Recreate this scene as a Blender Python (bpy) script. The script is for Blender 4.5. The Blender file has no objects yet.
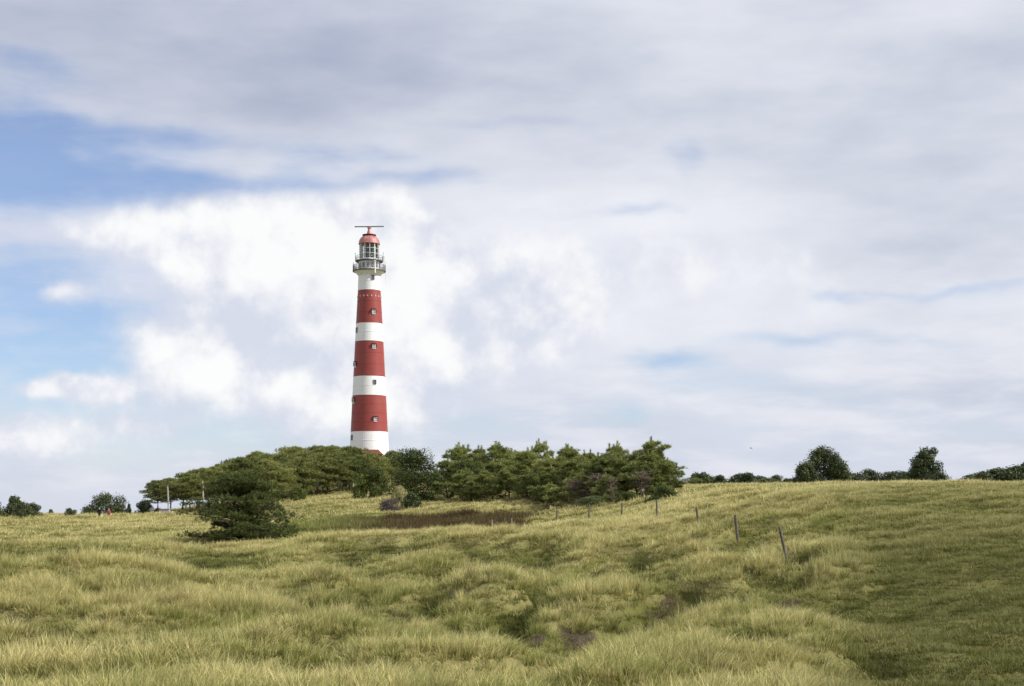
import bpy, bmesh, math
import numpy as np
from mathutils import Vector, Matrix

# ------------------------------------------------------------------ camera, sky, sun, exposure
sc = bpy.context.scene
COL = sc.collection
R = math.radians
F = 1422.0          # focal length in pixels (50 mm on 36 mm film, 1024 px wide)
HOR = 512.0         # row of the true horizon

cam_d = bpy.data.cameras.new('camera')
cam = bpy.data.objects.new('camera', cam_d)
COL.objects.link(cam)
cam_d.lens = 50.0
cam_d.sensor_width = 36.0
cam_d.shift_y = (HOR - 343.0) / 1024.0
cam_d.clip_end = 12000.0
cam.location = (0, 0, 0)
cam.rotation_euler = (R(90), 0, 0)
sc.camera = cam

SUN_EL, SUN_ROT = R(40), R(102)
SKY_STRENGTH = 0.105
sun_d = bpy.data.lights.new('sun', 'SUN')
sun_d.energy = 4.9
sun_d.angle = R(0.9)
sun_d.color = (1.0, 0.96, 0.90)
sun = bpy.data.objects.new('sun', sun_d)
COL.objects.link(sun)
sdir = Vector((math.sin(SUN_ROT) * math.cos(SUN_EL), math.cos(SUN_ROT) * math.cos(SUN_EL), math.sin(SUN_EL)))
sun.rotation_euler = (-sdir).to_track_quat('-Z', 'Y').to_euler()
sun.location = (40, -40, 60)

sc.view_settings.view_transform = 'Standard'
sc.view_settings.look = 'None'
sc.view_settings.gamma = 1.0
sc.view_settings.use_curve_mapping = False
sc.view_settings.exposure = 0.2


class NT:
    """little expression builder for node trees"""
    def __init__(self, tree):
        self.t = tree

    def new(self, kind, **kw):
        n = self.t.nodes.new(kind)
        for k, v in kw.items():
            setattr(n, k, v)
        return n

    def set(self, sock, val):
        if isinstance(val, bpy.types.NodeSocket):
            self.t.links.new(val, sock)
        elif hasattr(sock, 'default_value'):
            if isinstance(val, (tuple, list)) and len(val) == 3 and sock.type == 'RGBA':
                val = (*val, 1.0)
            sock.default_value = val

    def m(self, op, a, b=0.0, c=0.0, clamp=False):
        n = self.new('ShaderNodeMath', operation=op, use_clamp=clamp)
        for i, v in enumerate((a, b, c)):
            self.set(n.inputs[i], v)
        return n.outputs[0]

    def add(self, *a):
        r = a[0]
        for x in a[1:]:
            r = self.m('ADD', r, x)
        return r

    def mul(self, *a):
        r = a[0]
        for x in a[1:]:
            r = self.m('MULTIPLY', r, x)
        return r

    def sub(self, a, b):
        return self.m('SUBTRACT', a, b)

    def step(self, x, lo, hi, a=0.0, b=1.0):
        n = self.new('ShaderNodeMapRange', interpolation_type='SMOOTHSTEP')
        self.set(n.inputs['Value'], x)
        self.set(n.inputs['From Min'], lo)
        self.set(n.inputs['From Max'], hi)
        self.set(n.inputs['To Min'], a)
        self.set(n.inputs['To Max'], b)
        return n.outputs['Result']

    def noise(self, vec, scale=1.0, detail=4.0, rough=0.5, dist=0.0, color=False):
        n = self.new('ShaderNodeTexNoise')
        if vec is not None:
            self.set(n.inputs['Vector'], vec)
        n.inputs['Scale'].default_value = scale
        n.inputs['Detail'].default_value = detail
        n.inputs['Roughness'].default_value = rough
        n.inputs['Distortion'].default_value = dist
        return n.outputs['Color' if color else 'Fac']

    def mix(self, f, a, b, blend='MIX'):
        n = self.new('ShaderNodeMix', data_type='RGBA', blend_type=blend)
        self.set(n.inputs[0], f)
        self.set(n.inputs[6], a)
        self.set(n.inputs[7], b)
        return n.outputs[2]

    def vec(self, x, y, z):
        n = self.new('ShaderNodeCombineXYZ')
        for i, v in enumerate((x, y, z)):
            self.set(n.inputs[i], v)
        return n.outputs[0]

    def sep(self, v):
        n = self.new('ShaderNodeSeparateXYZ')
        self.set(n.inputs[0], v)
        return n.outputs


def build_world():
    w = bpy.data.worlds.new('World')
    sc.world = w
    w.use_nodes = True
    w.cycles.sampling_method = 'MANUAL'
    w.cycles.sample_map_resolution = 256
    t = w.node_tree
    t.nodes.clear()
    n = NT(t)
    sky = n.new('ShaderNodeTexSky', sky_type='NISHITA')
    sky.sun_disc = False
    sky.sun_elevation = SUN_EL
    sky.sun_rotation = SUN_ROT
    sky.air_density = 1.0
    sky.dust_density = 0.2
    sky.ozone_density = 3.0
    gen = n.new('ShaderNodeTexCoord').outputs['Generated']
    x, y, z = n.sep(gen)[:3]
    az0 = n.mul(n.m('ARCTAN2', x, y), 180 / math.pi)
    el0 = n.mul(n.m('ARCSINE', z), 180 / math.pi)
    # streaked coordinates: clouds seen edge-on spread along the horizon
    q = n.vec(n.mul(x, 1.0), n.mul(y, 1.0), n.mul(z, 3.2))
    wA = n.sep(n.noise(gen, 6.0, 2.0, 0.55, color=True))
    wB = n.sep(n.noise(gen, 24.0, 2.0, 0.6, color=True))
    az = n.add(az0, n.mul(n.sub(wA[0], 0.5), 5.0), n.mul(n.sub(wB[0], 0.5), 1.7))
    el = n.add(el0, n.mul(n.sub(wA[1], 0.5), 2.4), n.mul(n.sub(wB[1], 0.5), 1.0))

    def blob(u, v, su, sv, amp=1.0, slope=0.0, raw=False, p=2.0):
        """soft cloud mass around a direction given by photo pixel, widths in pixels"""
        a = math.degrees(math.atan((u - 512) / F))
        e = math.degrees(math.atan((HOR - v) / math.hypot(F, u - 512)))
        k = 24.8
        if slope or p != 2.0:
            A, E = (az0, el0) if raw else (az, el)
            da = n.sub(A, a)
            de = n.sub(E, e)
            if slope:
                de = n.sub(de, n.mul(da, slope))
            da = n.m('POWER', n.m('ABSOLUTE', n.mul(da, k / su)), p)
            de = n.m('POWER', n.m('ABSOLUTE', n.mul(de, k / sv)), p)
            return n.mul(n.m('POWER', 0.367879, n.add(da, de)), amp)
        vm = n.new('ShaderNodeVectorMath', operation='MULTIPLY_ADD')
        n.set(vm.inputs[0], raw_v if raw else warp_v)
        vm.inputs[1].default_value = (k / su, k / sv, 0)
        vm.inputs[2].default_value = (-a * k / su, -e * k / sv, 0)
        dt = n.new('ShaderNodeVectorMath', operation='DOT_PRODUCT')
        n.set(dt.inputs[0], vm.outputs[0]); n.set(dt.inputs[1], vm.outputs[0])
        return n.mul(n.m('POWER', 0.367879, dt.outputs['Value']), amp)

    raw_v = n.vec(az0, el0, 0.0)
    warp_v = n.vec(az, el, 0.0)
    # --- high grey veil with openings
    vn = n.noise(q, 4.5, 2.0, 0.5, 0.0)
    vf = n.noise(q, 15.0, 3.0, 0.55, 0.0)
    holes = n.add(blob(40, 176, 190, 36, 0.95), blob(280, 180, 170, 14, 0.42),
                  blob(425, 178, 60, 12, 0.42), blob(702, 160, 24, 24, 0.46), blob(560, 214, 110, 9, 0.30, 0.10),
                  blob(30, 305, 150, 75, 0.85), blob(105, 350, 110, 40, 0.62), blob(655, 366, 50, 14, 0.72, -0.1),
                  blob(825, 302, 46, 11, 0.50), blob(930, 290, 95, 7, 0.42, 0.05), blob(205, 320, 26, 20, 0.5),
                  blob(560, 122, 70, 11, 0.28), blob(940, 430, 150, 50, 0.34), blob(622, 428, 26, 13, 0.44),
                  blob(5, 105, 150, 45, 0.50), blob(780, 342, 60, 8, 0.36), blob(740, 400, 130, 24, 0.34),
                  blob(110, 425, 190, 40, 0.50), blob(300, 440, 160, 26, 0.40), blob(500, 425, 120, 30, 0.30),
                  blob(180, 128, 130, 14, 0.40), blob(380, 150, 90, 10, 0.34), blob(470, 122, 80, 9, 0.34), blob(640, 205, 80, 9, 0.34), blob(860, 345, 120, 9, 0.30), blob(30, 60, 90, 14, 0.30))
    qs = n.vec(x, n.add(y, n.mul(x, 0.15)), n.mul(z, 4.0))
    sn = n.noise(qs, 10.0, 4.0, 0.60, 0.0)
    veil = n.add(1.0, n.mul(n.sub(vn, 0.5), 0.60), n.mul(n.sub(vf, 0.5), 0.40), n.mul(n.sub(sn, 0.5), 0.95), n.mul(holes, -1.0))
    a_veil = n.step(veil, -0.04, 0.92)
    # thickness tone of the veil: thin parts bright, thick parts grey-lavender
    tone = n.add(n.mul(vn, 0.60), n.mul(vf, 0.30), -0.06, blob(90, 45, 330, 75, 0.24, 0.0, True), blob(700, 100, 300, 34, 0.09, 0.0, True),
                 blob(980, 190, 220, 140, 0.06, 0.0, True),
                 blob(600, 290, 270, 80, -0.30, 0.0, True), blob(420, 225, 300, 40, -0.12, 0.0, True), n.step(el0, 14.0, 30.0, 0.0, 0.10))
    c_veil = n.mix(n.step(tone, 0.05, 0.95), (0.79, 0.80, 0.84), (0.315, 0.36, 0.485))
    # flat pale blue-grey air near the horizon
    c_veil = n.mix(n.step(el0, 8.5, 1.0, 0.0, 0.7), c_veil, (0.535, 0.575, 0.685))
    # --- thin white streaks
    a_str = n.mul(n.step(sn, 0.42, 0.70), n.step(el0, 12.0, 6.0), n.step(el0, 0.0, 1.6), n.sub(0.62, blob(60, 320, 130, 80, 0.35, 0.0, True)))
    # --- low cumulus
    cn = n.noise(gen, 13.0, 5.0, 0.54, 0.0)
    cl = n.noise(gen, 36.0, 4.0, 0.58, 0.0)
    gaz = n.noise(n.vec(x, y, n.mul(z, 2.0)), 4.0, 1.0, 0.5)
    generic = n.mul(n.step(gaz, 0.50, 0.68), n.step(el0, 22.0, 12.0), n.step(el0, -0.5, 2.0),
                    n.step(n.m('ABSOLUTE', az0), 21.0, 27.0))
    cum = n.add(blob(295, 285, 145, 86, 1.2), blob(400, 325, 84, 88, 0.85), blob(360, 228, 75, 28, 0.45),
                blob(215, 226, 60, 24, 0.45),
                blob(50, 236, 85, 15, 0.50), blob(120, 240, 50, 16, 0.35),
                blob(190, 345, 46, 30, 0.45), blob(90, 296, 34, 9, 0.40),
                blob(545, 320, 80, 66, 0.80), blob(690, 262, 190, 50, 0.65), blob(190, 392, 22, 18, 0.6), blob(70, 386, 90, 14, 0.5), blob(110, 400, 40, 14, 0.35),
                blob(20, 440, 70, 24, 0.6), blob(325, 418, 36, 20, 0.5), blob(150, 432, 60, 22, 0.5), blob(260, 400, 80, 34, 0.4), blob(460, 400, 90, 25, 0.35),
                blob(820, 330, 120, 20, 0.25), n.mul(generic, 0.75))
    cf = n.add(cum, n.mul(n.sub(cn, 0.5), 0.95), n.mul(n.sub(cl, 0.5), 0.24))
    soft = n.add(0.54, blob(640, 300, 210, 130, 0.70, 0.0, True), blob(60, 250, 90, 60, 0.25, 0.0, True))
    a_cum = n.step(cf, 0.24, n.add(soft, 0.10))
    # relief: compare the density towards the sun side
    off = n.new('ShaderNodeVectorMath', operation='ADD')
    n.set(off.inputs[0], gen)
    off.inputs[1].default_value = (0.012, 0.0, 0.018)
    cn2 = n.noise(off.outputs[0], 13.0, 5.0, 0.54, 0.0)
    rel = n.add(n.mul(n.sub(cn, cn2), 2.8), n.mul(n.sub(cl, 0.5), 0.26), n.mul(n.step(cf, 0.3, 1.2), 0.34), -0.12,
                blob(600, 330, 190, 80, -0.08, 0, True), blob(640, 400, 330, 60, -0.18, 0, True),
                blob(60, 420, 200, 60, -0.08, 0, True), blob(330, 290, 120, 90, 0.08, 0, True))
    c_cum = n.mix(n.step(rel, -0.34, 0.46), (0.60, 0.63, 0.725), (0.868, 0.865, 0.862))
    c_veil = n.mix(a_str, c_veil, (0.76, 0.76, 0.80))
    a_veil = n.m('MAXIMUM', a_veil, a_str)
    # --- assemble
    cloud_col = n.mix(a_cum, c_veil, c_cum)
    cloud_a = n.sub(1.0, n.mul(n.sub(1.0, a_veil), n.sub(1.0, a_cum)))
    cloud_a = n.m('MULTIPLY_ADD', cloud_a, 0.84, 0.13)
    # haze right at the horizon
    cloud_a = n.m('MAXIMUM', cloud_a, n.step(el0, 3.2, 0.2, 0.0, 0.8))
    bg1 = n.new('ShaderNodeBackground')
    n.set(bg1.inputs[0], n.mix(1.0, sky.outputs[0], (0.95, 0.97, 1.12), 'MULTIPLY'))
    bg1.inputs[1].default_value = SKY_STRENGTH
    bg2 = n.new('ShaderNodeBackground')
    n.set(bg2.inputs[0], cloud_col)
    bg2.inputs[1].default_value = 1.0
    mx = n.new('ShaderNodeMixShader')
    n.set(mx.inputs[0], cloud_a)
    n.set(mx.inputs[1], bg1.outputs[0])
    n.set(mx.inputs[2], bg2.outputs[0])
    out = n.new('ShaderNodeOutputWorld')
    n.set(out.inputs[0], mx.outputs[0])


build_world()

# ------------------------------------------------------------------ helpers
def tag(o, label=None, cat=None, group=None, kind=None):
    if label: o['label'] = label
    if cat: o['category'] = cat
    if group: o['group'] = group
    if kind: o['kind'] = kind
    return o


def empty(name, loc, rz=0.0, sc_=1.0):
    o = bpy.data.objects.new(name, None)
    COL.objects.link(o)
    o.location = loc
    o.rotation_euler = (0, 0, rz)
    o.scale = (sc_, sc_, sc_)
    o.empty_display_size = 0.3
    return o


def obj(name, me, mat=None, parent=None, link=True):
    o = bpy.data.objects.new(name, me)
    if link:
        COL.objects.link(o)
    if mat is not None and len(me.materials) == 0:
        me.materials.append(mat)
    elif mat is not None and me.materials[0] != mat:
        o.material_slots[0].link = 'OBJECT'
        o.material_slots[0].material = mat
    if parent is not None:
        o.parent = parent
    return o


def mesh_np(name, verts, tris, smooth=False, attrs=None):
    """triangle mesh straight from numpy arrays; attrs: point float attributes"""
    me = bpy.data.meshes.new(name)
    verts = np.asarray(verts, dtype=np.float32)
    tris = np.asarray(tris, dtype=np.int32)
    me.vertices.add(len(verts))
    me.vertices.foreach_set('co', verts.ravel())
    k = tris.shape[1]
    me.loops.add(tris.size)
    me.loops.foreach_set('vertex_index', tris.ravel())
    me.polygons.add(len(tris))
    me.polygons.foreach_set('loop_start', np.arange(0, tris.size, k, dtype=np.int32))
    if smooth:
        me.polygons.foreach_set('use_smooth', np.ones(len(tris), dtype=bool))
    for an, av in (attrs or {}).items():
        a = me.attributes.new(an, 'FLOAT', 'POINT')
        a.data.foreach_set('value', np.asarray(av, dtype=np.float32))
    me.update(calc_edges=True)
    return me


def hash2(ix, iy, seed):
    h = (ix.astype(np.int64) * 374761393 + iy.astype(np.int64) * 668265263 + seed * 1442695041) & 0xffffffff
    h = ((h ^ (h >> 13)) * 1274126177) & 0xffffffff
    h = h ^ (h >> 16)
    return (h & 0xffffff) / float(0xffffff)


def vnoise(x, y, seed=0):
    x0 = np.floor(x); y0 = np.floor(y)
    fx = x - x0; fy = y - y0
    fx = fx * fx * fx * (fx * (fx * 6 - 15) + 10)
    fy = fy * fy * fy * (fy * (fy * 6 - 15) + 10)
    a = hash2(x0, y0, seed); b = hash2(x0 + 1, y0, seed)
    c = hash2(x0, y0 + 1, seed); d = hash2(x0 + 1, y0 + 1, seed)
    return (a * (1 - fx) + b * fx) * (1 - fy) + (c * (1 - fx) + d * fx) * fy


def fbm(x, y, seed=0, octs=4, gain=0.5):
    s = 0.0; amp = 1.0; tot = 0.0
    for i in range(octs):
        ca, sa = math.cos(i * 0.9 + 0.4), math.sin(i * 0.9 + 0.4)
        s = s + amp * vnoise((x * ca - y * sa) * 2 ** i, (x * sa + y * ca) * 2 ** i, seed + i * 17)
        tot += amp; amp *= gain
    return s / tot


def sst(x, a, b):
    t = np.clip((x - a) / (b - a), 0, 1)
    return t * t * (3 - 2 * t)


# ------------------------------------------------------------------ terrain: dunes
# for a bearing (given by photo column) the list of (distance in m, photo row) of the dune profile
PROFILE = {
    -260: [(24, 690), (33, 640), (45, 592), (54, 578), (62, 584), (72, 570), (84, 548), (98, 550), (120, 540), (150, 530), (190, 520), (215, 515), (245, 519), (320, 520), (1000, 520)],
    0: [(24, 690), (31, 640), (43, 597), (55, 574), (62, 592), (76, 584), (80, 560), (85, 540), (92, 553), (104, 560), (114, 548), (122, 535), (150, 528), (190, 518), (215, 513), (240, 516), (320, 518), (1000, 520)],
    110: [(24, 690), (31, 645), (42, 607), (57, 578), (66, 590), (78, 578), (82, 556), (87, 538), (95, 551), (106, 556), (115, 545), (123, 533), (150, 528), (190, 519), (215, 514), (240, 515), (320, 517), (1000, 520)],
    210: [(24, 690), (29, 655), (36, 632), (46, 616), (58, 596), (70, 582), (76, 572), (80, 545), (88, 556), (100, 551), (112, 534), (135, 531), (170, 522), (205, 513), (230, 510), (280, 505), (360, 507), (1000, 520)],
    310: [(24, 688), (28, 662), (32, 646), (36, 656), (41, 640), (46, 622), (55, 600), (68, 573), (86, 553), (104, 542), (116, 540), (126, 540), (142, 531), (158, 521), (170, 514), (185, 507), (205, 500), (225, 496), (270, 487), (330, 473), (420, 476), (1000, 520)],
    400: [(24, 690), (28, 670), (31, 659), (34, 662), (39, 643), (46, 622), (55, 598), (68, 572), (86, 548), (104, 539), (116, 538), (125, 542), (138, 534), (156, 515), (166, 512), (185, 502), (200, 495), (225, 492), (270, 484), (330, 469), (420, 474), (1000, 520)],
    480: [(24, 692), (28, 672), (33, 655), (39, 640), (46, 620), (56, 592), (69, 566), (86, 544), (104, 533), (118, 529), (128, 534), (141, 528), (156, 513), (170, 504), (190, 494), (215, 490), (270, 484), (330, 474), (420, 478), (1000, 520)],
    560: [(24, 692), (29, 672), (34, 654), (39, 646), (45, 626), (56, 592), (70, 562), (88, 541), (110, 528), (130, 522), (145, 516), (158, 505), (175, 495), (200, 491), (270, 486), (330, 482), (420, 482), (1000, 520)],
    640: [(24, 692), (30, 668), (35, 652), (40, 646), (45, 626), (56, 588), (68, 558), (82, 541), (100, 527), (120, 518), (138, 505), (155, 494), (180, 488), (270, 485), (420, 484), (1000, 520)],
    720: [(24, 692), (30, 664), (36, 644), (41, 636), (46, 613), (56, 580), (66, 553), (80, 533), (96, 519), (115, 504), (133, 490), (147, 483), (165, 486), (270, 486), (420, 488), (1000, 520)],
    820: [(24, 692), (30, 662), (36, 640), (43, 621), (49, 599), (57, 570), (65, 545), (78, 520), (92, 502), (110, 489), (130, 482), (150, 484), (270, 486), (420, 489), (1000, 520)],
    930: [(24, 690), (30, 660), (37, 630), (45, 598), (54, 568), (64, 540), (76, 516), (92, 496), (112, 484), (130, 480), (150, 483), (270, 487), (420, 490), (1000, 520)],
    1040: [(24, 690), (29, 655), (36, 620), (44, 588), (54, 556), (66, 528), (82, 504), (100, 490), (118, 482), (135, 481), (155, 484), (270, 487), (420, 490), (1000, 520)],
    1300: [(24, 690), (29, 650), (36, 610), (44, 580), (54, 552), (66, 526), (82, 502), (100, 489), (118, 482), (135, 481), (155, 484), (270, 487), (420, 490), (1000, 520)],
}
LD = np.linspace(math.log(6.0), math.log(6000.0), 420)
UC = np.arange(-260, 1301, 10.0)


def _gauss(a, s, axis):
    r = int(3 * s) + 1
    k = np.exp(-0.5 * (np.arange(-r, r + 1) / s) ** 2); k /= k.sum()
    pad = [(0, 0), (0, 0)]; pad[axis] = (r, r)
    b = np.pad(a, pad, mode='edge')
    return np.apply_along_axis(lambda v: np.convolve(v, k, 'valid'), axis, b)


def _table():
    cols = sorted(PROFILE)
    Z = []
    for c in cols:
        p = PROFILE[c]
        ld = [math.log(6.0), math.log(12.0), math.log(17.0)] + [math.log(d) for d, v in p] + [math.log(6000)]
        zz = [-1.7, -1.9, -2.35] + [d * (HOR - v) / F for d, v in p] + [-7.0]
        Z.append(np.interp(LD, ld, zz))
    Z = np.array(Z)
    T = np.array([np.interp(UC, cols, Z[:, j]) for j in range(Z.shape[1])]).T   # u x d
    T = _gauss(T, 2.6, 0)
    T = _gauss(T, 1.5, 1)
    return T


TAB = _table()


def zbase(x, y):
    d = np.maximum(y, 6.01)
    u = np.clip(512 + F * x / np.maximum(d, 14.0), UC[0], UC[-1] - 0.01)
    fu = (u - UC[0]) / 10.0
    fd = np.clip((np.log(d) - LD[0]) / (LD[1] - LD[0]), 0, len(LD) - 1.001)
    iu = fu.astype(int); idd = fd.astype(int)
    a = fu - iu; b = fd - idd
    iu1 = np.minimum(iu + 1, len(UC) - 1); id1 = np.minimum(idd + 1, len(LD) - 1)
    return (TAB[iu, idd] * (1 - a) * (1 - b) + TAB[iu1, idd] * a * (1 - b) + TAB[iu, id1] * (1 - a) * b + TAB[iu1, id1] * a * b)


def uof(x, y):
    return 512 + F * x / np.maximum(y, 8.0)


def turf_zone(x, y):
    """smoother mown-looking field on the right"""
    u = uof(x, y)
    w = 60 * (fbm(x / 5.0, y / 5.0, 77, 3) - 0.5)
    return sst(u + w, 775, 915) * sst(y, 140, 112)


_DD = np.exp(np.linspace(math.log(22), math.log(170), 700))


def reach(u, v):
    """distance at which the bearing u first meets the dune profile at row v"""
    z = zbase(_DD * (u - 512) / F, _DD)
    r = HOR - z * F / _DD
    k = np.nonzero(r <= v)[0]
    return float(_DD[k[0]]) if len(k) else 150.0


# green hollows and dune faces, shade put into their darker grass colour: column, row, half width, half height as seen
HOLLOWS = [(20, 562, 60, 12), (75, 559, 50, 12), (125, 553, 40, 9), (190, 563, 46, 9), (240, 557, 40, 8), (-40, 560, 50, 11), (60, 668, 40, 8), (250, 640, 34, 8), (330, 668, 40, 8), (540, 672, 40, 8), (640, 660, 40, 7), (730, 668, 36, 9), (27, 620, 34, 12), (62, 638, 22, 8), (128, 634, 28, 9), (155, 646, 26, 9), (190, 662, 34, 10), (150, 674, 20, 7),
           (324, 578, 32, 6), (362, 573, 26, 6), (272, 597, 26, 7), (310, 617, 30, 8), (345, 616, 22, 7), (389, 625, 28, 7), (372, 604, 30, 8), (432, 608, 24, 8), (478, 630, 34, 10), (443, 570, 28, 6), (413, 581, 24, 6), (462, 551, 34, 5), (500, 562, 28, 7), (430, 660, 40, 8),
           (539, 557, 34, 6), (628, 551, 24, 6), (672, 538, 16, 5), (656, 577, 34, 8), (594, 585, 26, 7), (614, 598, 30, 7), (540, 609, 26, 8), (517, 620, 22, 7), (585, 646, 34, 7), (728, 554, 30, 8), (700, 600, 40, 8), (640, 622, 40, 7),
           (790, 614, 24, 9), (803, 560, 26, 9), (770, 585, 28, 7), (857, 664, 34, 9), (835, 611, 30, 6), (700, 520, 26, 5), (760, 530, 26, 6), (820, 520, 26, 6), (60, 532, 60, 4), (160, 534, 40, 3), (345, 552, 36, 4), (400, 548, 30, 4), (560, 537, 30, 5)]
_HOL = []


def hollow(x, y):
    if not _HOL:
        for u, v, ru, rv in HOLLOWS:
            d0, d1 = reach(u, v + rv), reach(u, v - rv)
            d = 0.5 * (d0 + d1)
            _HOL.append((d * (u - 512) / F, d, ru * d / F * 0.95, max(0.75, min(4.0, 0.5 * (d1 - d0) + 0.25))))
    wx = x + 1.6 * (fbm(x / 2.2, y / 2.2, 605, 3) - 0.5)
    wy = y + 1.8 * (fbm(x / 2.2, y / 2.2, 615, 3) - 0.5)
    s = np.zeros_like(x)
    for cx, cy, rx, ry in _HOL:
        s = s + np.exp(-(((wx - cx) / rx) ** 2 + ((wy - cy) / ry) ** 2))
    return np.clip(s * 1.15, 0, 1)


def hummock(x, y):
    wx = x + 2.2 * (fbm(x / 7.0, y / 7.0, 5, 2) - 0.5)
    wy = y + 2.2 * (fbm(x / 7.0, y / 7.0, 9, 2) - 0.5)
    al = (wx * 0.86 + wy * 0.5); ac = (-wx * 0.5 + wy * 0.86)
    a = fbm(al / 8.0, ac / 3.4, 21, 3, 0.5)
    b = fbm(al / 2.6, ac / 1.5, 33, 2, 0.5)
    h = sst(0.62 * a + 0.38 * b, 0.34, 0.66)
    return np.clip(h * 0.92 + 0.08 - 0.65 * hollow(x, y), 0, 1)


def height(x, y):
    x = np.asarray(x, dtype=float); y = np.asarray(y, dtype=float)
    h = hummock(x, y)
    tz = turf_zone(x, y)
    amp = (1.45 - 0.75 * sst(y, 85, 125)) * (1 - 0.62 * tz) * sst(y, 12, 24)
    amp = amp * (1 - sst(y, 280, 420))
    left = sst(uof(x, y), 340, 240) * sst(y, 56, 64) * sst(y, 126, 112)
    amp = amp * (1 - 0.55 * left)
    big = (1 - 0.8 * left) * (fbm(x / 11.0, y / 8.0, 71, 3) - 0.5) * (0.9 + 0.9 * sst(y, 95, 80)) * sst(y, 14, 30) * (1 - 0.7 * tz)
    return zbase(x, y) + (h - 0.62) * amp + big * (1 - 0.5 * sst(y, 95, 125)) - 0.10 - 0.28 * sst(y, 90, 130)


def hgt(x, y):
    return float(height(np.array([x]), np.array([y]))[0])


def at(u, d, dz=0.0):
    """ground point at bearing of photo column u and distance d"""
    x = d * (u - 512) / F
    return Vector((x, d, hgt(x, d) + dz))


# soil scars and vegetation patches, given where they lie on the ground
def spot(x, y, u, d, rx, ry):
    cx = d * (u - 512) / F
    return np.exp(-(((x - cx) / rx) ** 2 + ((y - d) / ry) ** 2))


def soil_mask(x, y):
    s = 0
    for u, v, rx, ry, k in ((690, 622, 1.1, 1.2, 1.3), (718, 617, 1.0, 1.1, 1.3), (748, 613, 0.9, 1.0, 1.2), (655, 630, 0.9, 0.9, 1.1), (575, 645, 1.2, 1.1, 1.3), (600, 641, 0.8, 0.8, 1.1),
                            (395, 629, 1.1, 0.9, 1.0), (350, 622, 0.9, 0.8, 0.9), (430, 632, 0.8, 0.7, 0.9), (802, 613, 0.6, 0.6, 1.2)):
        s = s + k * spot(x, y, u - 12, reach(u - 12, v - 14), rx * 1.1, ry * 1.2)
    return np.clip(s * (-0.45 + 2.0 * fbm(x / 0.6, y / 0.5, 91, 4)), 0, 1)


def meadow_mask(x, y):          # close-cropped green hollow by the lone pine
    s = spot(x, y, 325, 142, 8, 12) + spot(x, y, 262, 124, 6, 9) + spot(x, y, 285, 134, 6, 9) + spot(x, y, 300, 152, 7, 10) + spot(x, y, 340, 160, 5, 6)
    return np.clip(s * 1.5, 0, 1) * (1 - 0.8 * sst(heather_mask(x, y), 0.3, 0.6))


def heather_mask(x, y):         # brown band of low shrubs below the wood
    s = 0
    for u, d, rx, ry in ((380, 141, 4, 5), (410, 140, 5, 6), (445, 140, 5, 6), (475, 142, 4, 5), (360, 146, 4, 5), (312, 148, 3, 4), (335, 152, 3, 4), (358, 154, 2.8, 4.5), (380, 151, 4, 6), (415, 150, 4.5, 6), (450, 150, 4, 6), (480, 150, 3.5, 5), (510, 150, 3, 4)):
        s = s + spot(x, y, u, d, rx, ry)
    return np.clip(s * (0.15 + 1.6 * fbm(x / 1.8, y / 2.4, 57, 4)), 0, 1)


def green_mask(x, y):           # mossy green slack
    u = uof(x, y)
    g = sst(fbm(x / 6.0, y / 5.0, 44, 3), 0.50, 0.66)
    return g


def grid_axis(lo_dense, hi_dense, step, lo, hi, ratio=1.09):
    core = list(np.arange(lo_dense, hi_dense + 1e-6, step))
    s = step; v = hi_dense; up = []
    while v < hi:
        s *= ratio; v += s; up.append(v)
    s = step; v = lo_dense; dn = []
    while v > lo:
        s *= ratio; v -= s; dn.append(v)
    return np.array(dn[::-1] + core + up)


def build_ground():
    xs = grid_axis(-46, 46, 0.36, -4000, 4000, 1.07)
    ys = np.concatenate([grid_axis(20, 62, 0.36, -200, 62, 1.10), grid_axis(62.5, 165, 0.6, 62.4, 6000, 1.05)])
    ys = np.unique(np.round(ys, 3))
    X, Y = np.meshgrid(xs, ys)
    Zz = height(X.ravel(), Y.ravel())
    V = np.stack([X.ravel(), Y.ravel(), Zz], 1)
    nx, ny = len(xs), len(ys)
    i = np.arange(nx * ny).reshape(ny, nx)
    q = np.stack([i[:-1, :-1].ravel(), i[:-1, 1:].ravel(), i[1:, 1:].ravel(), i[1:, :-1].ravel()], 1)
    fx, fy = X.ravel(), Y.ravel()
    at_ = {'soil': soil_mask(fx, fy), 'meadow': meadow_mask(fx, fy), 'heather': heather_mask(fx, fy),
           'turf': turf_zone(fx, fy), 'moss': 1 - hummock(fx, fy)}
    me = mesh_np('ground', V, q, True, at_)
    return me


def new_mat(name):
    m = bpy.data.materials.new(name)
    m.use_nodes = True
    t = m.node_tree
    t.nodes.clear()
    n = NT(t)
    out = n.new('ShaderNodeOutputMaterial')
    return m, n, out


def attr(n, name, kind='GEOMETRY'):
    a = n.new('ShaderNodeAttribute', attribute_type=kind, attribute_name=name)
    return a.outputs['Fac']


def principled(n, out, col, rough=0.8, spec=0.3, normal=None, metal=0.0):
    b = n.new('ShaderNodeBsdfPrincipled')
    n.set(b.inputs['Base Color'], col)
    n.set(b.inputs['Roughness'], rough)
    b.inputs['Specular IOR Level'].default_value = spec
    b.inputs['Metallic'].default_value = metal
    if normal is not None:
        n.set(b.inputs['Normal'], normal)
    n.set(out.inputs[0], b.outputs[0])
    return b


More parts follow.
